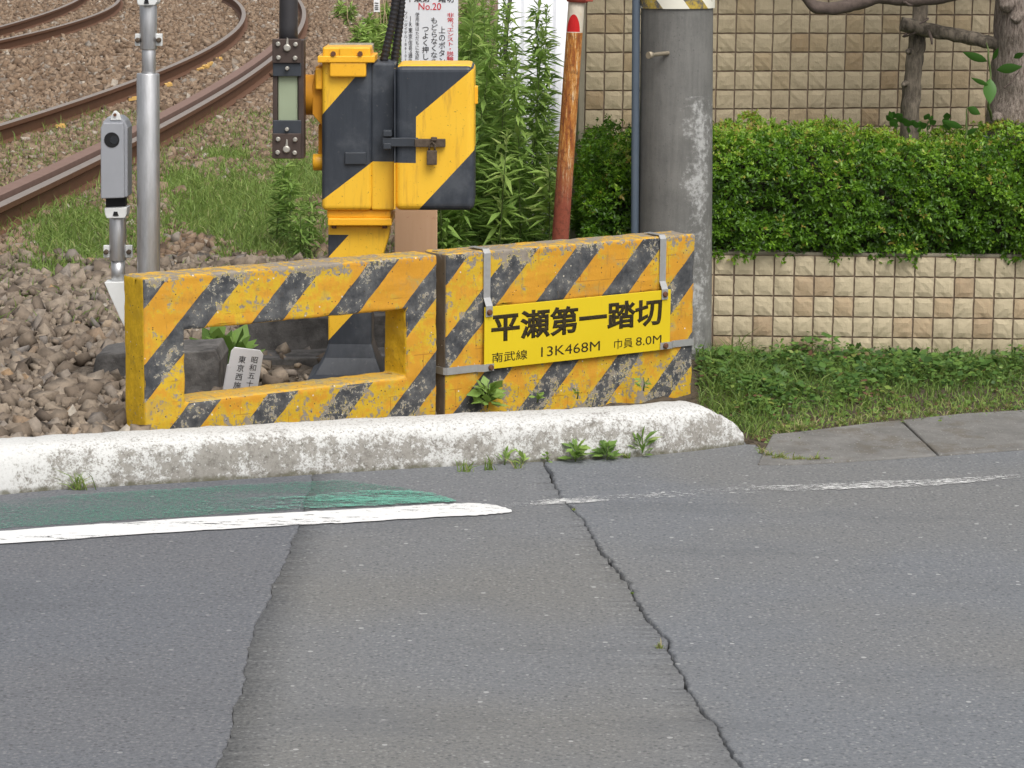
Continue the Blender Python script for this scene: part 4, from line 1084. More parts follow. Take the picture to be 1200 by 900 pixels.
# white sheet fence behind the weeds
FY = 17.0
fx0, fx1 = V(584, 60, FY).x, V(668, 60, FY).x
mb = MB(); vs = []; k = 90
for i in range(k + 1):
    x_ = fx0 + (fx1 - fx0) * i / k; d_ = 0.012 * math.tanh(3 * math.sin(i / k * 2 * math.pi * 4.5))
    vs += [Vector((x_, FY + d_, 0.15)), Vector((x_, FY + d_, 1.95))]
mb.add(vs, [(2 * i, 2 * i + 2, 2 * i + 3, 2 * i + 1) for i in range(k)], True)
o = mb.build('sheet_fence', mFence, origin=((fx0 + fx1) / 2, FY, 0.15)); sl = o.modifiers.new('t', 'SOLIDIFY'); sl.thickness = 0.006
tag(o, 'white corrugated sheet fence half hidden by tall green weeds', 'fence')
mb = MB(); mb.tube([V(590, 120, 16.6), V(592, 40, 16.6), V(600, -14, 16.6)], 0.012, 8)
o = mb.build('thin_stake', simple('dark_stake', (0.05, 0.04, 0.045), 0.7), origin=(V(590, 120, 16.6).x, 16.6, 0.2)); 
for vtx in o.data.vertices:
    if vtx.co.z + 0.2 < V(590, 115, 16.6).z: vtx.co.z = -0.05
tag(o, 'thin dark stake standing in front of the white sheet fence', 'stake')

# ================================================================== tracks
def track(name, ptsA, ptsB, guard, label, zr=0.35):
    A = [G(x, y, zr) for x, y in ptsA]; B = [G(x, y, zr) for x, y in ptsB]
    # centre line as smooth function x(y), gauge kept true
    def fitc(P):
        yy_ = np.array([p.y for p in P]); xx_ = np.array([p.x for p in P]); return np.polyfit(yy_, xx_, 3)
    ca, cb = fitc(A), fitc(B)
    return ca, cb
RA = [(0, 150), (75, 120), (160, 90), (225, 66), (262, 47), (282, 32), (287, 19), (280, 7)]
RB = [(0, 246), (25, 229), (117, 180), (187, 144), (300, 82), (330, 58), (352, 38), (359, 26), (352, 14)]
R2A = [(0, 46), (40, 38.5), (75, 30), (110, 16), (140, 0)]
R2B = [(0, 31), (45, 18), (70, 9), (90, 0)]
ZR = 0.35
def rail_curve(pts):
    P = [G(x, y, ZR) for x, y in pts]
    yy_ = np.array([p.y for p in P]); xx_ = np.array([p.x for p in P])
    return np.polyfit(yy_, xx_, 2)
GAU = 1.067 + 0.065
cA, cB = rail_curve(RA), rail_curve(RB)
c2A, c2B = rail_curve(R2A), rail_curve(R2B)
HEAD = [(-0.0325, 0), (-0.0325, -0.03), (-0.0325, -0.036), (-0.009, -0.05), (-0.009, -0.125), (-0.0625, -0.14), (-0.0625, -0.153), (0.0625, -0.153), (0.0625, -0.14), (0.009, -0.125), (0.009, -0.05), (0.0325, -0.036), (0.0325, -0.03), (0.0325, 0), (0.024, 0.004), (-0.024, 0.004)]
HEAD = [(a * 1.15, b * (1.12 if b < -0.04 else 1)) for a, b in HEAD]
def sweep_rail(name, cy, off, y0, y1, parent, mat, matTop=None, dz=0.0, prof=HEAD):
    ys_ = np.linspace(y0, y1, 160); vs = []; m_ = len(prof)
    x_ = np.polyval(cy, ys_); dx = np.polyval(np.polyder(cy), ys_)
    for i in range(len(ys_)):
        t = Vector((dx[i], 1, 0)).normalized(); nrm = Vector((t.y, -t.x, 0))
        c0 = Vector((x_[i], ys_[i], ZR + dz)) + nrm * off
        vs += [c0 + nrm * a + zu * b for a, b in prof]
    fs = [(i * m_ + k, i * m_ + (k + 1) % m_, (i + 1) * m_ + (k + 1) % m_, (i + 1) * m_ + k) for i in range(len(ys_) - 1) for k in range(m_)]
    mb = MB(); mb.add(vs, fs); o = mb.build(name, mat, parent)
    o.data.materials.append((matTop or mat).m)
    if matTop:
        for p in o.data.polygons:
            if p.index % m_ in (m_ - 1, m_ - 2, m_ - 3): p.material_index = 1
    return o
def make_track(label, c_left, c_right, y0, y1, guard):
    root = empty('railway_track', (float(np.polyval(c_left, 25)), 25, 0.2), label, 'railway track', 'rusty railway tracks')
    sweep_rail('rail', c_left, 0.0, y0, y1, root, mRail, mRailTop)
    sweep_rail('rail', c_right, 0.0, y0, y1, root, mRail, mRailTop)
    if guard:
        GP = [(-0.062, 0.014), (-0.062, -0.16), (0.055, -0.16), (0.055, 0.014)]
        sweep_rail('guard_rail', c_right, -0.150, y0, 41, root, mGuard, None, 0.0, GP)
    smesh = None; cmesh = None
    yv = y0
    while yv < min(y1, 60):
        xl, xr = np.polyval(c_left, yv), np.polyval(c_right, yv)
        ang = math.atan2(-np.polyval(np.polyder(c_left), yv), 1)
        ctr = Vector(((xl + xr) / 2, yv, 0.160))
        if smesh is None:
            mb = MB(); mb.box(wpos(root), (2.0, 0.2, 0.06)); o = mb.build('sleeper', mSleeper, root, bevel=0.01); smesh = o.data
        else:
            o = bpy.data.objects.new('sleeper', smesh); COL.objects.link(o); o.parent = root
        o.location = ctr - wpos(root); o.rotation_euler = (0, 0, ang)
        for sx in (0.14, -0.13, 1.0, -1.0):
            if guard and yv < 40 and sx in (0.14, -0.13) and random.random() < (0.5 if sx > 0 else 0.2):
                xr_ = xr - 0.32 if sx > 0 else xl + 0.17
                if abs(sx) == 1: xr_ = xr + 0.16 if sx > 0 else xl - 0.16
                if cmesh is None:
                    mb = MB(); mb.box(wpos(root) + Vector((0, 0, 0.01)), (0.085, 0.06, 0.03)); mb.box(wpos(root) + Vector((0.015, 0, 0.025)), (0.04, 0.04, 0.025)); o = mb.build('rail_clip', mClip, root, bevel=0.006); cmesh = o.data
                else:
                    o = bpy.data.objects.new('rail_clip', cmesh); COL.objects.link(o); o.parent = root
                o.location = Vector((xr_, yv, 0.205)) - wpos(root); o.rotation_euler = (random.uniform(-.2, .2), random.uniform(-.2, .2), ang + random.uniform(-.4, .4)); 
        yv += 0.62
    return root
make_track('rusty curved railway track with a guard rail beside the sensor pole', cA, cB, 15.5, 75, True)
make_track('far rusty railway track running beside the track with guard rail', c2B, c2A, 34, 75, False)

# ================================================================== ballast stones
CUB = np.array([(x, y, z) for x in (-1, 1) for y in (-1, 1) for z in (-1, 1)]) * 0.66
CUF = np.array([(0, 1, 3), (0, 3, 2), (4, 6, 7), (4, 7, 5), (0, 4, 5), (0, 5, 1), (2, 3, 7), (2, 7, 6), (0, 2, 6), (0, 6, 4), (1, 5, 7), (1, 7, 3)])
def rocks(name, P, rad, mat, label):
    n_ = len(P)
    v_ = CUB[None] * RNG.uniform(.35, 1.35, size=(n_, 8, 3)) + RNG.uniform(-.12, .12, size=(n_, 8, 3))
    v_ = v_ * np.stack([RNG.uniform(.9, 1.6, n_), RNG.uniform(.75, 1.15, n_), RNG.uniform(.55, .95, n_)], 1)[:, None]
    # random rotation from quaternions, kept fairly flat
    ax = RNG.normal(size=(n_, 4)) * np.array([1, .5, .5, 1]); ax /= np.linalg.norm(ax, axis=1, keepdims=True)
    w_, x_, y_, z_ = ax.T
    Rm = np.stack([np.stack([1 - 2 * (y_ * y_ + z_ * z_), 2 * (x_ * y_ - z_ * w_), 2 * (x_ * z_ + y_ * w_)], -1), np.stack([2 * (x_ * y_ + z_ * w_), 1 - 2 * (x_ * x_ + z_ * z_), 2 * (y_ * z_ - x_ * w_)], -1), np.stack([2 * (x_ * z_ - y_ * w_), 2 * (y_ * z_ + x_ * w_), 1 - 2 * (x_ * x_ + y_ * y_)], -1)], 1)
    v_ = np.einsum('nij,nkj->nki', Rm, v_) * rad[:, None, None] + P[:, None]
    vs = v_.reshape(-1, 3); fs = (np.arange(n_)[:, None, None] * 8 + CUF[None]).reshape(-1, 3)
    var = np.repeat(np.clip(RNG.normal(.45, .24, n_), 0, 1), 8)
    o = arrays(name, vs, fs, mat, var=var)
    tag(o, label, 'gravel', kind='stuff'); return o
def in_view(P, m_=160):
    q = proj(P); return (q[:, 0] > -m_) & (q[:, 0] < 1200 + m_) & (q[:, 1] > -m_) & (q[:, 1] < 900)
def scatter(x0, x1, y0, y1, dens):
    n_ = int((x1 - x0) * (y1 - y0) * dens); x_ = RNG.uniform(x0, x1, n_); y_ = RNG.uniform(y0, y1, n_)
    P = np.stack([x_, y_, ground_z(x_, y_)], 1); return P[in_view(P)]
def track_keep(P, d=0.10):
    k = np.ones(len(P), bool)
    for c_ in (cA, cB, c2A, c2B): k &= np.abs(P[:, 0] - np.polyval(c_, P[:, 1])) > d
    k &= ~((np.abs(P[:, 0] - (np.polyval(cB, P[:, 1]) - 0.125)) < 0.09) & (P[:, 1] < 41))
    return k
bar_l = lambda P: ((P[:, 0] - B0.x) * BU.x + (P[:, 1] - B0.y) * BU.y, (P[:, 0] - B0.x) * BN.x + (P[:, 1] - B0.y) * BN.y)
def gravel_mask(P):
    ub, db = bar_l(P)
    k = P[:, 1] > edge_y(P[:, 0]) + 0.33
    k &= ~((ub > -0.03) & (ub < 2.95) & (db > -0.24) & (db < 0.06))
    k &= P[:, 0] < 0.35
    k &= ~((ub > 0.25) & (db > -0.2))
    k &= ~((ub > 0.45) & (ub < 1.9) & (db > -1.75) & (db < -0.1) & (RNG.uniform(0, 1, len(P)) < 0.9))
    return k
# grass patches (pixel ellipses on the ground)
PATCH = [((275, 250), (125, 66)), ((95, 280), (95, 55)), ((350, 215), (55, 40)), ((330, 285), (80, 30)), ((268, 184), (40, 9)), ((430, 200), (50, 60)), ((60, 318), (60, 18)), ((215, 215), (40, 20))]
def patch_w(P):
    q = proj(P); wv = np.zeros(len(P))
    for (cx, cy), (a, b) in PATCH: wv = np.maximum(wv, 1 - np.sqrt(((q[:, 0] - cx) / a) ** 2 + ((q[:, 1] - cy) / b) ** 2))
    wv[(q[:, 0] > 195) & (q[:, 0] < 252) & (q[:, 1] > 278) & (q[:, 1] < 312)] = -1
    return wv
P = scatter(-4.6, 0.4, 10.4, 15.5, 760); P = P[gravel_mask(P)]; P = P[patch_w(P) < 0.45]
rad = np.clip(RNG.lognormal(math.log(0.028), 0.42, len(P)), 0.010, 0.068); P[:, 2] += rad * 0.25 + RNG.uniform(-.01, .03, len(P)) * ss(P[:, 1], 10, 12)
rocks('ballast_stones', P, rad, mRock, 'heaped grey brown ballast stones behind the kerb and barriers')
P1 = scatter(-8, 0.2, 15.5, 30, 260); P1 = P1[track_keep(P1)]; P1 = P1[patch_w(P1) < 0.45]; r1 = np.clip(RNG.lognormal(math.log(0.03), 0.3, len(P1)), 0.014, 0.06)
P2 = scatter(-16, -0.5, 30, 62, 75); P2 = P2[track_keep(P2, 0.12)]; r2 = np.clip(RNG.lognormal(math.log(0.042), 0.3, len(P2)), 0.02, 0.08)
P = np.concatenate([P1, P2]); rad = np.concatenate([r1, r2]); P[:, 2] += rad * 0.2 - 0.005
rocks('track_ballast', P, rad, mRockT, 'brown rust stained ballast around the railway tracks')

# ================================================================== grass and ground cover
def grass(name, P, hmean, label, wid=0.006, lean=0.55, vmean=0.5):
    n_ = len(P); d = np.stack([RNG.normal(0, lean, n_), RNG.normal(0, lean, n_), np.ones(n_)], 1)
    L = hmean * RNG.lognormal(0, .35, n_); vs, fs = blades(P - [0, 0, .005], d, L, np.full(n_, wid) * RNG.uniform(.6, 1.3, n_))
    pz = np.array([mnoise.noise(Vector((p[0] * 2.2, p[1] * 1.1, 3.0))) for p in P]) if n_ < 40000 else 0
    var = np.repeat(np.clip(vmean + pz * 0.35 + RNG.normal(0, .16, n_), 0, 1), 5)
    o = arrays(name, vs, fs, mGrass, var=var); return tag(o, label, 'grass', kind='stuff')
P = scatter(-5, 0.0, 13.2, 27, 2600); wv = patch_w(P); P = P[wv > RNG.uniform(-0.08, 0.6, len(P))]
grass('grass', P, 0.075, 'short green grass growing beside the railway track', 0.0075)

def verge_points(dens):
    P = scatter(0.55, 3.9, 10.5, 12.98, dens); q = proj(P)
    back = np.interp(q[:, 0], [820, 872, 890, 905, 960, 1050, 1130, 1200, 1320], [480, 518, 530, 520, 507, 497, 491, 486, 478])
    ub, db = bar_l(P)
    k = (q[:, 1] < back + RNG.normal(0, 3, len(P))) & (P[:, 1] > edge_y(P[:, 0]) + np.where(P[:, 0] < 0.97, 0.29, 0.05)) & ~((ub < 2.93) & (np.abs(db + 0.08) < 0.16)) & ((ub > 2.4) | (db < 0)) & (q[:, 0] > 818)
    pole = np.hypot(P[:, 0] - cxp, P[:, 1] - UY) > rp + 0.02
    return P[k & pole], q[k & pole], back[k & pole]
P, q, back = verge_points(4600)
den = ss(back - q[:, 1], -2, 14); near = RNG.uniform(0, 1, len(P)) < (0.10 + 0.9 * den) * (0.8 + 0.2 * (q[:, 0] < 900))
P = P[near]; q = q[near]; back = back[near]
P[:, 2] += 0.0
hg = 0.025 + 0.035 * ss(back - q[:, 1], 0, 60) + 0.03 * (q[:, 0] < 890)
n_ = len(P); d = np.stack([RNG.normal(0, .6, n_), RNG.normal(0, .6, n_), np.ones(n_)], 1)
vs, fs = blades(P, d, hg * RNG.lognormal(0, .35, n_), np.full(n_, .0055) * RNG.uniform(.6, 1.2, n_))
var = np.repeat(np.clip(.30 + .45 * (1 - ss(back - q[:, 1], 0, 40)) * (q[:, 0] > 880) + RNG.normal(0, .2, n_), 0, 1), 5)
tag(arrays('verge_grass', vs, fs, mGrass, var=var), 'short grass on the verge in front of the planter wall', 'grass', kind='stuff')
# broad leaves on the verge
P, q, back = verge_points(4600)
t_ = ss(back - q[:, 1], 4, 60)
cl_ = np.array([mnoise.noise(Vector((p[0] * 4, p[1] * 4, 7))) for p in P])
k = (RNG.uniform(0, 1, len(P)) < 0.40 + 0.60 * t_) & (cl_ > -0.30 + 0.25 * (q[:, 0] < 905) * (q[:, 0] < 9999) * RNG.uniform(0, 1, len(P)))
P, q, back, t_, cl_ = P[k], q[k], back[k], t_[k], cl_[k]; n_ = len(P)
mound = 0.015 + (0.055 + 0.13 * np.clip(cl_, 0, 1)) * ss(t_, 0.1, 0.9)
P[:, 2] += mound * RNG.uniform(0.1, 1, n_)
d = np.stack([RNG.normal(0, 1, n_), RNG.normal(-.35, 1, n_), RNG.uniform(-.2, .6, n_)], 1); sd_ = np.cross(d, np.array([[0, -.3, 1]]) + RNG.normal(0, .35, (n_, 3)))
L = np.where(RNG.uniform(0, 1, n_) < .3, RNG.uniform(.03, .055, n_), RNG.uniform(.014, .03, n_)) * (0.55 + 0.5 * t_)
vs, fs = leaves(P, d, sd_, L, L * RNG.uniform(.5, .9, n_), .12, .15)
br_ = np.array([mnoise.noise(Vector((p[0] * 2.6, p[1] * 5, 31))) for p in P]); var = np.repeat(np.clip(.42 + cl_ * .25 + .3 * (1 - t_) + np.where(br_ > .28, .5 * RNG.uniform(0, 1, n_), 0) + RNG.normal(0, .2, n_), 0, 1), 4)
tag(arrays('verge_weeds', vs, fs, mCover, var=var), 'low leafy weeds and creepers along the foot of planter wall', 'weeds', kind='stuff')
# creepers behind the right barrier and below the tall weeds
P = scatter(-0.6, 0.75, 12.4, 16.2, 2600); ub, db = bar_l(P); P = P[(db < -0.3)]; q = proj(P); P = P[(q[:, 0] > 508) & (q[:, 0] < 752)]
P = P[np.hypot(P[:, 0] - cxp, P[:, 1] - UY) > rp + .02]; n_ = len(P)
cl_ = np.array([mnoise.noise(Vector((p[0] * 3, p[1] * 3, 17))) for p in P])
P[:, 2] += (0.12 + .30 * ss(cl_, -.4, .5)) * RNG.uniform(0.05, 1, n_)
d = np.stack([RNG.normal(0, 1, n_), RNG.normal(-.5, 1, n_), RNG.uniform(-.2, .7, n_)], 1); sd_ = np.cross(d, np.array([[0, -.5, 1]]) + RNG.normal(0, .35, (n_, 3)))
L = RNG.uniform(.022, .062, n_); vs, fs = leaves(P, d, sd_, L, L * RNG.uniform(.45, .75, n_), .12, .15)
tag(arrays('creeping_weeds', vs, fs, mCover, var=np.repeat(np.clip(.45 + cl_ * .3 + RNG.normal(0, .2, n_), 0, .97), 4)), 'leafy creeping weeds behind the sign barrier below the tall weeds', 'weeds', kind='stuff')

# ---- tall weeds
def tall_weed(x, y, h, lean, label, group, wide=1.0, vshift=0.0, nm='tall_weed', leafL=0.10, dens=1.0):
    z0 = float(ground_z(x, y)); root = empty(nm, (x, y, z0), label, 'weed', group)
    k = 9; pts = [Vector((x + lean[0] * (t ** 1.6) * h, y + lean[1] * (t ** 1.6) * h, z0 + h * t)) for t in np.linspace(0, 1, k)]
    mb = MB(); mb.tube(pts, [0.006 * (1 - .75 * t) for t in np.linspace(0, 1, k)], 6); mb.build('stem', mStem, root)
    n_ = int(170 * h * dens); t = np.sort(RNG.uniform(0.12, 1.0, n_)) ; az = np.arange(n_) * 2.399 + RNG.normal(0, .4, n_)
    P = np.stack([np.interp(t, np.linspace(0, 1, k), [p[i] for p in pts]) for i in range(3)], 1)
    el = np.where(t > .93, RNG.uniform(.5, 1.4, n_), RNG.normal(.25, .42, n_))
    d = np.stack([np.cos(az) * np.cos(el), np.sin(az) * np.cos(el), np.sin(el)], 1)
    L = leafL * wide * (0.55 + .6 * np.sin(np.clip(t, 0, 1) * 2.6)) * RNG.uniform(.7, 1.15, n_); L = np.where(t > .93, L * .6, L)
    sd_ = np.cross(d, np.array([[0, 0, 1.0]]) + RNG.normal(0, .2, (n_, 3)))
    vs, fs = leaves(P, d, sd_, L, L * .19, .15, .22)
    var = np.repeat(np.clip(.25 + .45 * t + vshift + RNG.normal(0, .13, n_), 0, 1), 4)
    arrays('foliage', vs, fs, mWeed, root, var=var)
    return root
def weed_label(px):
    if px < 560: return 'tall narrow-leaved weed growing beside the white information board'
    return 'tall narrow-leaved weed growing against the white sheet fence' if px < 612 else 'tall narrow-leaved weed growing beside the leaning rusty pole'
grp = 'tall weeds beside the white fence'
for i in range(60):
    px = random.choice((random.uniform(516, 588), random.uniform(520, 652))); Y = random.uniform(12.95, 16.2)
    if abs(px - 625) < 14: px += 30 if px > 625 else -30
    px = min(px, 655)
    topy = random.uniform(-25, 130) if px < 582 else random.uniform(95, 190)
    if Y < 13.4: topy = max(topy, random.uniform(100, 190))
    p = V(px, 200, Y); zt = V(px, topy, Y).z
    tall_weed(p.x, Y, zt - float(ground_z(p.x, Y)), (random.uniform(-.12, .12), random.uniform(-.08, .08)), weed_label(px), grp, random.uniform(1.0, 1.45), random.uniform(-.05, .28))
for px, topy, Y in ((627, -20, 13.6), (634, 5, 13.9), (619, 30, 13.5), (600, 75, 14.2), (612, 52, 13.3)):
    p = V(px, 200, Y); zt = V(px, topy, Y).z
    tall_weed(p.x, Y, zt - float(ground_z(p.x, Y)), (random.uniform(-.05, .05), 0), weed_label(px), grp, 1.05, .08, dens=1.3)
lab2 = 'leafy green weed standing behind the gate arm clamp'; 
for px, by, topy in ((333, 285, 185), (340, 290, 205), (324, 283, 214), (362, 296, 230), (352, 300, 240)):
    g0 = G(px, by, 0.2); tall_weed(g0.x, g0.y, V(px, topy, g0.y).z - float(ground_z(g0.x, g0.y)), (random.uniform(-.1, .1), 0), lab2, 'weeds behind the gate arm', 1.0, 0.0, dens=1.4)
lab3 = 'bushy weed growing on the slope beyond the gate machine'
for px, by, topy in ((425, 62, 18), (418, 66, 30), (434, 64, 26), (455, 90, 30), (446, 40, 8), (462, 45, 5), (408, 30, 5), (428, 75, 40), (480, 120, 20), (500, 140, 60), (520, 110, 20), (540, 120, 0), (556, 100, -5), (398, 22, 4), (466, 110, 50), (452, 70, 30)):
    g0 = G(px, by, 0.2); tall_weed(g0.x, g0.y, max(.25, V(px, topy, g0.y).z - float(ground_z(g0.x, g0.y))), (random.uniform(-.25, .25), 0), lab3, 'weeds beyond the gate machine', 1.9, random.uniform(0, .2), dens=1.8)
# dry stalks
for px, by, topy in ((442, 60, -10), (447, 62, 0), (452, 55, -10), (436, 55, 10), (412, 40, 0)):
    g0 = G(px, by, 0.2); mb = MB(); tp_ = V(px + random.uniform(-8, 8), topy, g0.y)
    mb.tube([Vector((g0.x, g0.y, 0.18)), (g0 + tp_) / 2 + Vector((random.uniform(-.05, .05), 0, 0)), tp_], [.012, .010, .005], 6)
    o = mb.build('dry_stalk', mDry, origin=(g0.x, g0.y, 0.18)); tag(o, 'thin dry stalk among bushy weeds beyond the gate machine', 'stalk', 'dry stalks beyond the gate machine')

# ---- hedge
def hedge():
    hx0, hx1 = V(682, 220, 13.5).x, V(1200, 220, 13.3).x + 0.45
    y0, y1 = 12.92, 14.02
    ztop = lambda x, y: 1.145 + 0.035 * np.sin(x * 2.1 + 1) + 0.030 * np.sin(x * 5.3) + 0.02 * np.sin(x * 11.7 + y * 5) - 0.30 * np.clip((V(790, 0, 13.5).x - x) / 0.47, 0, 1) ** 1.6
    root = empty('hedge', ((hx0 + hx1) / 2, 13.4, pw_top), 'dense clipped green hedge growing above the planter wall', 'hedge')
    parts = []
    n_ = 17500
    face = RNG.uniform(0, 1, n_)
    x_ = RNG.uniform(hx0, hx1, n_); y_ = RNG.uniform(y0, y1, n_); zl = pw_top + 0.0
    zt_ = ztop(x_, y_)
    z_ = RNG.uniform(zl, 1, n_) * 0 + zl + (zt_ - zl) * RNG.uniform(0, 1, n_)
    nrm = np.zeros((n_, 3))
    fr = face < 0.47; tpm = (face >= 0.47) & (face < 0.88); lf = face >= 0.88
    depth = RNG.exponential(0.035, n_)
    # rounded shoulder between front and top
    y_[fr] = y0 + depth[fr] + 0.26 * np.clip((z_[fr] - (zt_[fr] - 0.22)) / 0.22, 0, 1) ** 2 + 0.05 * np.clip((zl + .12 - z_[fr]) / .12, 0, 1); nrm[fr] = (0, -1, .35)
    z_[tpm] = zt_[tpm] - depth[tpm] - 0.17 * np.clip((y0 + 0.32 - y_[tpm]) / 0.32, 0, 1) ** 2; nrm[tpm] = (0, -.25, 1)
    x_[lf] = hx0 + depth[lf] + 0.12 * np.clip((z_[lf] - zt_[lf] + .2) / .2, 0, 1) ** 2; nrm[lf] = (-1, -.3, .3)
    P = np.stack([x_, y_, z_], 1)
    # lumpy surface
    lump = np.array([mnoise.noise(Vector(p) * 5.0) * 0.6 + mnoise.noise(Vector(p) * 13.0) * 0.4 for p in P])
    P += nrm * lump[:, None] * 0.12
    low = (P[:, 2] < zl + 0.03) & fr
    P[low, 2] -= RNG.uniform(0, 0.05, low.sum()) * (lump[low] > 0.05)
    # gaps: drop whorls in hollow places
    keep = (lump > -0.42 + RNG.uniform(-.1, .15, n_))
    P, nrm, lump, depth = P[keep], nrm[keep], lump[keep], depth[keep]; m_ = len(P)
    per = 6; B = np.repeat(P, per, 0); Nn = np.repeat(nrm + RNG.normal(0, .35, nrm.shape), per, 0); Nn /= np.linalg.norm(Nn, axis=1, keepdims=True)
    rnd_ = unit(m_ * per); tang = np.cross(Nn, rnd_); tang /= np.linalg.norm(tang, axis=1, keepdims=True)
    d = tang * RNG.uniform(.6, 1.1, (m_ * per, 1)) + Nn * RNG.uniform(.15, .9, (m_ * per, 1))
    L = RNG.uniform(.015, .031, m_ * per); B = B + RNG.normal(0, .004, B.shape)
    vs, fs = leaves(B, d, np.cross(d, Nn), L, L * RNG.uniform(.38, .5, m_ * per), .18, .05)
    tone = np.clip(.46 + .45 * lump + .30 * (nrm[:, 2] > .9) - .06 * (nrm[:, 2] < .9) + RNG.normal(0, .15, m_), 0, .96); odd = RNG.uniform(0, 1, m_) > .985; tone[odd] = 1  # random leaf tone plus painted light: brighter top, darker sides and hollows
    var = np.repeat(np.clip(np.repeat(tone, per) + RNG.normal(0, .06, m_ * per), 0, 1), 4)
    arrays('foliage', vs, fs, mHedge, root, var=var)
    # twiggy inside
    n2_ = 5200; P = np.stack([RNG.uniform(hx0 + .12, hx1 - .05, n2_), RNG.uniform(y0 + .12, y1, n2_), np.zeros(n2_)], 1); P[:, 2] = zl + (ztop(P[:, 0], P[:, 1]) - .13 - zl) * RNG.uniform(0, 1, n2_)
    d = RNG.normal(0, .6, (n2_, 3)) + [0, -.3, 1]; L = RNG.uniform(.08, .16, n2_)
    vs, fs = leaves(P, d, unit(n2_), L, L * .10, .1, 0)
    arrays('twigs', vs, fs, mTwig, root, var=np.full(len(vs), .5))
    mb = MB(); xs_ = np.linspace(hx0 + .16, hx1 - .05, 30); vs = []; 
    for xx in xs_:
        zt1 = float(ztop(xx, 13.4)) - .16
        vs += [Vector((xx, y0 + .15, zl - .02)), Vector((xx, y0 + .18, zt1 - .16)), Vector((xx, y0 + .42, zt1)), Vector((xx, y1 - .05, zt1)), Vector((xx, y1 - .02, zl - .02))]
    fs = [(i * 5 + k, (i + 1) * 5 + k, (i + 1) * 5 + k + 1, i * 5 + k + 1) for i in range(29) for k in range(4)] + [(4, 3, 2, 1, 0), tuple(29 * 5 + k for k in range(5))]
    mb.add(vs, fs); mb.build('dark_core_filler', mTwig, root)  # dark solid volume added inside the hedge so nothing shows through the leaves
hedge()

# ---- tree, its support
TY = 13.55
tr = empty('garden_tree', (V(1195, 160, TY).x, TY, pw_top), 'grey barked garden tree trunk with small sprouting leaves behind hedge', 'tree')
path = [(1184, 300), (1186, 240), (1189, 170), (1194, 120), (1198, 60), (1199, 0), (1195, -60), (1196, -200), (1190, -330)]
pts = [V(x, y, TY) for x, y in path]; pts[0].z = pw_top - 0.08
rads = [0.20, 0.19, 0.168, 0.150, 0.146, 0.142, 0.135, 0.11, 0.07]
P_, R_ = [], []
for i in range(len(pts) - 1):
    for k in range(8): t = k / 8; P_.append(pts[i].lerp(pts[i + 1], t)); R_.append(rads[i] * (1 - t) + rads[i + 1] * t)
P_.append(pts[-1]); R_.append(rads[-1])
mb = MB(); mb.tube(P_, R_, 40)
mb.v = [tuple(Vector(v) + mnoise.noise_vector(Vector(v) * 9) * .018 + mnoise.noise_vector(Vector((v[0] * 40, v[1] * 40, v[2] * 9))) * .010) for v in mb.v]
mb.build('trunk', mBark, tr)
def limb(pts, rads, name='branch', mat=mBranch, parent=tr, sub=8, amp=.008):
    P_, R_ = [], []; pts = [Vector(p) for p in pts]
    for i in range(len(pts) - 1):
        for k in range(sub):
            t = k / sub; p0 = pts[max(i - 1, 0)]; p1, p2 = pts[i], pts[i + 1]; p3 = pts[min(i + 2, len(pts) - 1)]
            P_.append(0.5 * ((2 * p1) + (p2 - p0) * t + (2 * p0 - 5 * p1 + 4 * p2 - p3) * t * t + (3 * p1 - p0 - 3 * p2 + p3) * t ** 3)); R_.append(rads[i] * (1 - t) + rads[i + 1] * t)
    P_.append(pts[-1]); R_.append(rads[-1]); mb = MB(); mb.tube(P_, R_, 14)
    mb.v = [tuple(Vector(v) + mnoise.noise_vector(Vector(v) * 22) * amp) for v in mb.v]
    return mb.build(name, mat, parent)
LY = 13.45
limb([V(1190, -40, TY), V(1135, -14, LY), V(1076, -1, LY), V(1030, -3, LY), V(990, 8, LY), V(962, 9, LY), V(948, 1, LY), V(938, -22, LY), V(930, -70, LY)], [.055, .045, .036, .034, .032, .031, .029, .026, .015])
limb([V(1078, 1, LY), V(1066, 5, LY - .02), V(1060, 2, LY - .04)], [.016, .013, .006])
for px, py, r_ in ((1180, 4, .05), (1192, 20, .04), (1168, 138, .032)):
    c0 = V(px, py, TY - .13); limb([c0 + Vector((.02, .05, 0)), c0, c0 + Vector((-.012, -.02, .006))], [r_, r_ * .9, r_ * .45], 'knot', mBark, tr, 4, .008)
# leaves sprouting from the trunk
def big_leaf(px0, py0, px1, py1, wid, Y, cup=.15):
    a, b = V(px0, py0, Y), V(px1, py1, Y - .04); d = b - a; L = d.length; d.normalize(); sd = d.cross(Vector((0.15, 1, 0.2))).normalized(); nn = sd.cross(d).normalized()
    vs, fs = [], []; k = 7
    for i in range(k + 1):
        t = i / k; w_ = wid / 2 * math.sin(math.pi * min(1, t ** .85)) + .0008; c0 = a + d * L * t - nn * (math.sin(t * 3.0) * cup * L * .3)
        vs += [c0 - sd * w_ + nn * w_ * .25, c0, c0 + sd * w_ + nn * w_ * .25]
    for i in range(k):
        for j in range(2): fs.append((i * 3 + j, i * 3 + j + 1, (i + 1) * 3 + j + 1, (i + 1) * 3 + j))
    mb = MB(); mb.add(vs, fs, True); o = mb.build('leaf', mTreeLeaf, tr)
    at_ = o.data.attributes.new('var', 'FLOAT', 'POINT'); at_.data.foreach_set('value', np.full(len(vs), random.uniform(.3, .9), np.float32)); return o
BY = TY - .22
limb([V(1162, 140, TY - .12), V(1159, 118, BY), V(1161, 90, BY), V(1158, 62, BY), V(1157, 50, BY)], [.007, .006, .005, .004, .003], 'twig', mStem)
limb([V(1131, 162, BY), V(1132, 145, BY), V(1134, 125, BY)], [.005, .004, .003], 'twig', mStem)
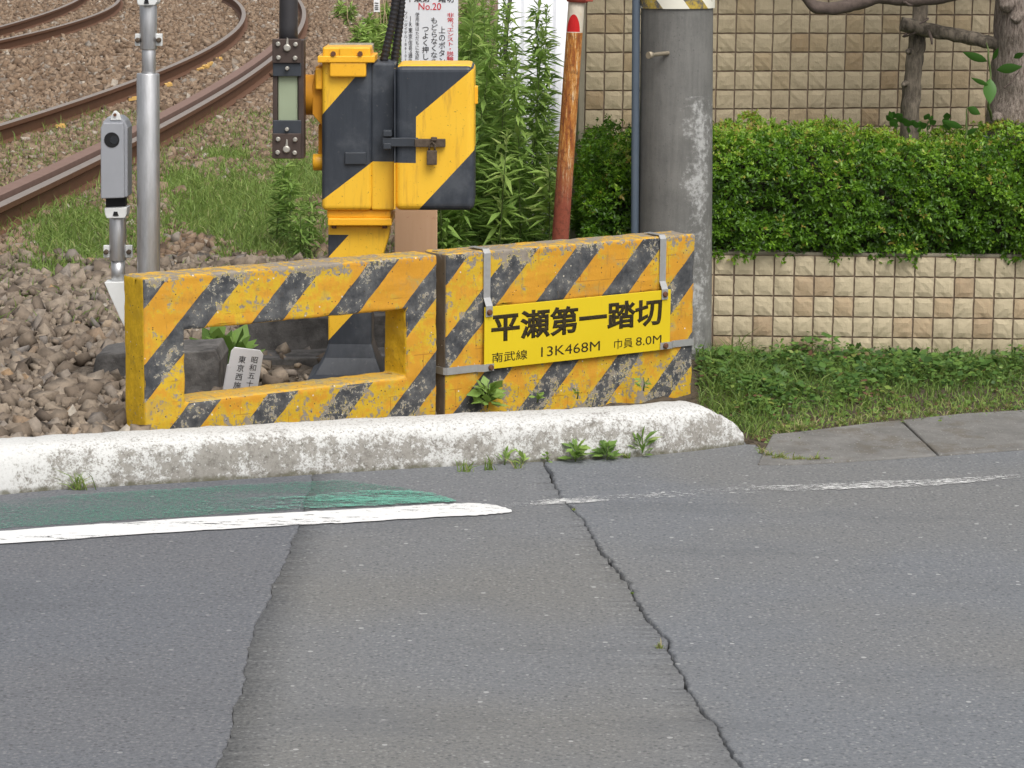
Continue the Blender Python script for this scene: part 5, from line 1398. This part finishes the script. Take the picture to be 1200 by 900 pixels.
limb([V(1176, 105, BY), V(1190, 90, BY), V(1198, 76, BY)], [.005, .004, .003], 'twig', mBranch)
for q in ((1157, 72, 1128, 61, .042), (1160, 92, 1160, 122, .066), (1168, 82, 1198, 78, .050), (1158, 100, 1138, 91, .024), (1134, 126, 1149, 134, .040), (1128, 150, 1104, 141, .036), (1188, 68, 1200, 62, .03), (1164, 70, 1170, 56, .022), (1130, 158, 1146, 150, .025)): big_leaf(q[0], q[1], q[2], q[3], q[4], BY + random.uniform(-.03, .03))
for k in range(26):
    x0_ = random.uniform(1040, 1112); y0_ = random.uniform(138, 152); g_ = random.uniform(0, 6.28); big_leaf(x0_, y0_, x0_ + math.cos(g_) * random.uniform(7, 12), y0_ - 3 + math.sin(g_) * 6, random.uniform(.022, .04), 13.5 + random.uniform(-.06, .06))
# crown above the frame
for k in range(7):
    a = Vector(pts[-2 - (k % 2)]); g_ = k * 0.9; e = a + Vector((math.cos(g_) * random.uniform(.6, 1.1), math.sin(g_) * .6, random.uniform(.5, 1.2)))
    limb([a, a.lerp(e, .5) + Vector((0, 0, .1)), e], [.05, .03, .01], 'branch', mBranch)
n_ = 5200; c0 = np.array(pts[-1] + Vector((0, 0, .35))); P = unit(n_) * (RNG.uniform(.3, 1, n_) ** .5)[:, None] * [1.25, .9, .75] + c0
kk = np.array([mnoise.noise(Vector(p) * 2.2) for p in P]) > -.12; P = P[kk]; n_ = len(P); d = unit(n_) + [0, 0, -.2]; L = RNG.uniform(.05, .1, n_)
vs, fs = leaves(P, d, unit(n_), L, L * .5, .12, .1); arrays('crown', vs, fs, mTreeLeaf, tr, var=np.repeat(RNG.uniform(0, 1, n_), 4))

sup = empty('tree_support', (V(1070, 160, 13.7).x, 13.7, pw_top), 'weathered wooden post and crossbar propping up the tree', 'tree support')
a, b = V(1064, 300, 13.7), V(1079, 0, 13.7); a.z = pw_top - .05
limb([a, V(1066, 145, 13.7), V(1070, 90, 13.7), V(1075, 45, 13.7), V(1080.5, 0, 13.7), V(1084, -26, 13.7)], [.052, .050, .046, .042, .034, .030], 'post', mOldWood, sup, 8, .012)
limb([V(1056, 28, 13.62), V(1085, 34, 13.62), V(1120, 41, 13.6), V(1150, 47.5, 13.55), V(1176, 53, 13.52)], [.036, .038, .036, .034, .034], 'crossbar', mOldWood, sup, 8, .008)
c0 = V(1073, 32, 13.64)
for dz_ in (-.02, .015):
    mb = MB(); ring_ = [c0 + Vector((math.cos(g_) * .062 + .005, math.sin(g_) * .075 + .03, dz_ + math.cos(g_) * .03)) for g_ in np.linspace(0, 2 * math.pi, 14)]
    mb.tube(ring_, .005, 6); mb.build('binding', mBranch, sup)
limb([V(1088, 34, 13.56), V(1092, 44, 13.55), V(1092, 52, 13.55)], [.006, .006, .004], 'binding', mBranch, sup)
for px, py in ((1064, 60), (1059, 98)):
    c1_ = V(px + 4, py, 13.68); limb([c1_, V(px, py, 13.66), V(px - 1, py + 3, 13.64)], [.018, .014, .006], 'stub', mOldWood, sup, 4, .005)

# ================================================================== small weeds on the kerb and the road
def rosette(px, py, z, size, label, nleaf=16, narrow=.4, up=.7, grp='small weeds along the kerb', vs0=.4, dy=0.0):
    g0 = G(px, py, z); root = empty('small_weed', g0, label, 'weed', grp)
    n_ = nleaf; az = RNG.uniform(0, 6.28, n_); el = RNG.uniform(up - .6, up + .5, n_)
    d = np.stack([np.cos(az) * np.cos(el), np.sin(az) * np.cos(el), np.abs(np.sin(el)) + .05], 1)
    hgt = RNG.uniform(0, .75, n_) * size * .8
    P = np.array(g0)[None] + np.stack([d[:, 0] * .12 * size, d[:, 1] * .12 * size, hgt], 1)
    L = size * RNG.uniform(.35, .75, n_); vs, fs = leaves(P, d, np.cross(d, [[0, -.3, 1]]) + RNG.normal(0, .2, (n_, 3)), L, L * narrow * RNG.uniform(.8, 1.2, n_), .15, .2)
    arrays('foliage', vs, fs, mWeed, root, var=np.repeat(np.clip(RNG.normal(vs0, .18, n_), 0, 1), 4))
    mb = MB(); mb.tube([g0 - Vector((0, 0, .01)), g0 + Vector((.004, 0, size * .35)), g0 + Vector((.0, .004, size * .75))], [.0035, .003, .0015], 6); mb.build('stem', mStem, root)
def tuft(px, py, z, size, label, n_=26, grp='grass tufts along the kerb', vs0=.6):
    g0 = G(px, py, z); P = np.array(g0)[None] + RNG.normal(0, .018 * size / .1, (n_, 3)) * [1.4, .4, 0]
    d = np.stack([RNG.normal(0, .75, n_), RNG.normal(-.1, .4, n_), np.ones(n_)], 1)
    vs, fs = blades(P, d, size * RNG.lognormal(0, .3, n_), np.full(n_, .0045)); o = arrays('grass_tuft', vs, fs, mGrass, var=np.repeat(np.clip(RNG.normal(vs0, .2, n_), 0, 1), 5), origin=g0)
    tag(o, label, 'grass tuft', grp)
tuft(92, 574, 0.0, .085, 'green grass tuft at the kerb foot beside the green road paint', 46)
tuft(545, 553, 0.0, .055, 'thin grass tuft at the kerb foot past the green paint end', 22)
tuft(575, 551, 0.0, .06, 'small grass tuft between kerb foot and asphalt below the sign', 18)
tuft(606, 549, 0.0, .05, 'sparse yellowish grass tuft at the kerb foot near the broad weeds', 16, vs0=.8)
rosette(591, 545, 0.0, .085, 'slim upright weed at the kerb foot between grass tufts', 12, .3, .9, vs0=.6)
rosette(612, 544, 0.0, .075, 'small yellow green weed at the kerb foot beside the broad-leaved weeds', 12, .35, .8, vs0=.75)
rosette(641, 541, 0.0, .05, 'tiny weed at the kerb foot left of the largest broad weed', 9, .5, .6, vs0=.6)
rosette(674, 541, 0.0, .105, 'largest broad-leaved green weed at the white kerb foot', 44, .36, .6, vs0=.55)
rosette(711, 539, 0.0, .095, 'darker broad-leaved weed at the kerb foot between two others', 40, .42, .65, vs0=.3)
rosette(752, 534, 0.0, .125, 'taller narrow-leaved weed at the kerb foot near its end', 40, .24, .8, vs0=.5)
rosette(768, 531, 0.0, .05, 'low sprig beside the tall narrow-leaved kerb weed', 9, .4, .5, vs0=.5)
tuft(735, 537, 0.0, .03, 'low moss-like grass tuft under the kerb weeds', 24)
for px, py, s_, k_ in ((893, 531, .030, 26), (901, 536, .034, 40), (908, 539, .022, 34), (914, 538.5, .036, 44), (921, 540, .020, 30), (931, 540.5, .024, 34), (938, 540, .030, 40), (948, 540.5, .018, 26), (957, 540, .026, 36), (969, 539.5, .016, 20)):
    tuft(px, py, 0.004, s_, 'low grass tuft in the joint between asphalt and paved strip', k_, 'grass tufts along the paved strip', .75)
for px, py, s_ in ((918, 507, .03), (936, 504, .04), (952, 502, .028), (985, 498, .035), (1005, 496, .03), (1036, 492, .026), (1060, 490, .034), (1092, 487, .03), (1118, 485, .024), (1150, 482, .036), (1182, 480, .03)):
    tuft(px, py, 0.012, s_, 'grass tuft creeping over the back edge of the paved strip', 46, 'grass tufts behind the paved strip', .8)
tuft(773, 760, 0.0, .022, 'tiny pale weed growing in the long asphalt crack', 22, 'weeds in the asphalt crack', .9)
tuft(741, 696, 0.0, .008, 'speck of moss in the long asphalt crack', 14, 'weeds in the asphalt crack', .5)
tuft(672, 598, 0.0, .010, 'yellow moss patch at the far end of the long asphalt crack', 16, 'weeds in the asphalt crack', .8)
def barrier_weed(u, d_, h, size, label, n_, nar):
    p = bpt(u, 0.09, d_); q_ = proj([p])[0]
    rosette(q_[0], q_[1], p.z, size, label, n_, nar, .5, 'weeds between barrier and kerb', .55)
barrier_weed(1.655, 0.06, .1, .145, 'leafy weed climbing in front of the sign barrier', 44, .55)
barrier_weed(1.92, 0.07, .1, .06, 'low leafy weed between the sign barrier and kerb', 10, .6)
barrier_weed(2.50, 0.10, .1, .07, 'broad grey green leaves between the sign barrier end and kerb', 8, .5)
barrier_weed(2.12, 0.10, .1, .05, 'tiny weed below the middle of the crossing sign', 7, .5)
g0 = G(270, 400, 0.12)
for px, py in ((262, 402), (272, 398), (255, 396)):
    p = V(px, py, 12.0); rosette(*proj([Vector((p.x, p.y, .1))])[0], .1, .25, 'small green bush seen through the barrier opening', 30, .5, .7, 'bushes behind the barrier opening', .3)

# leave no helper properties behind
for o in bpy.data.objects:
    if '_w' in o: del o['_w']
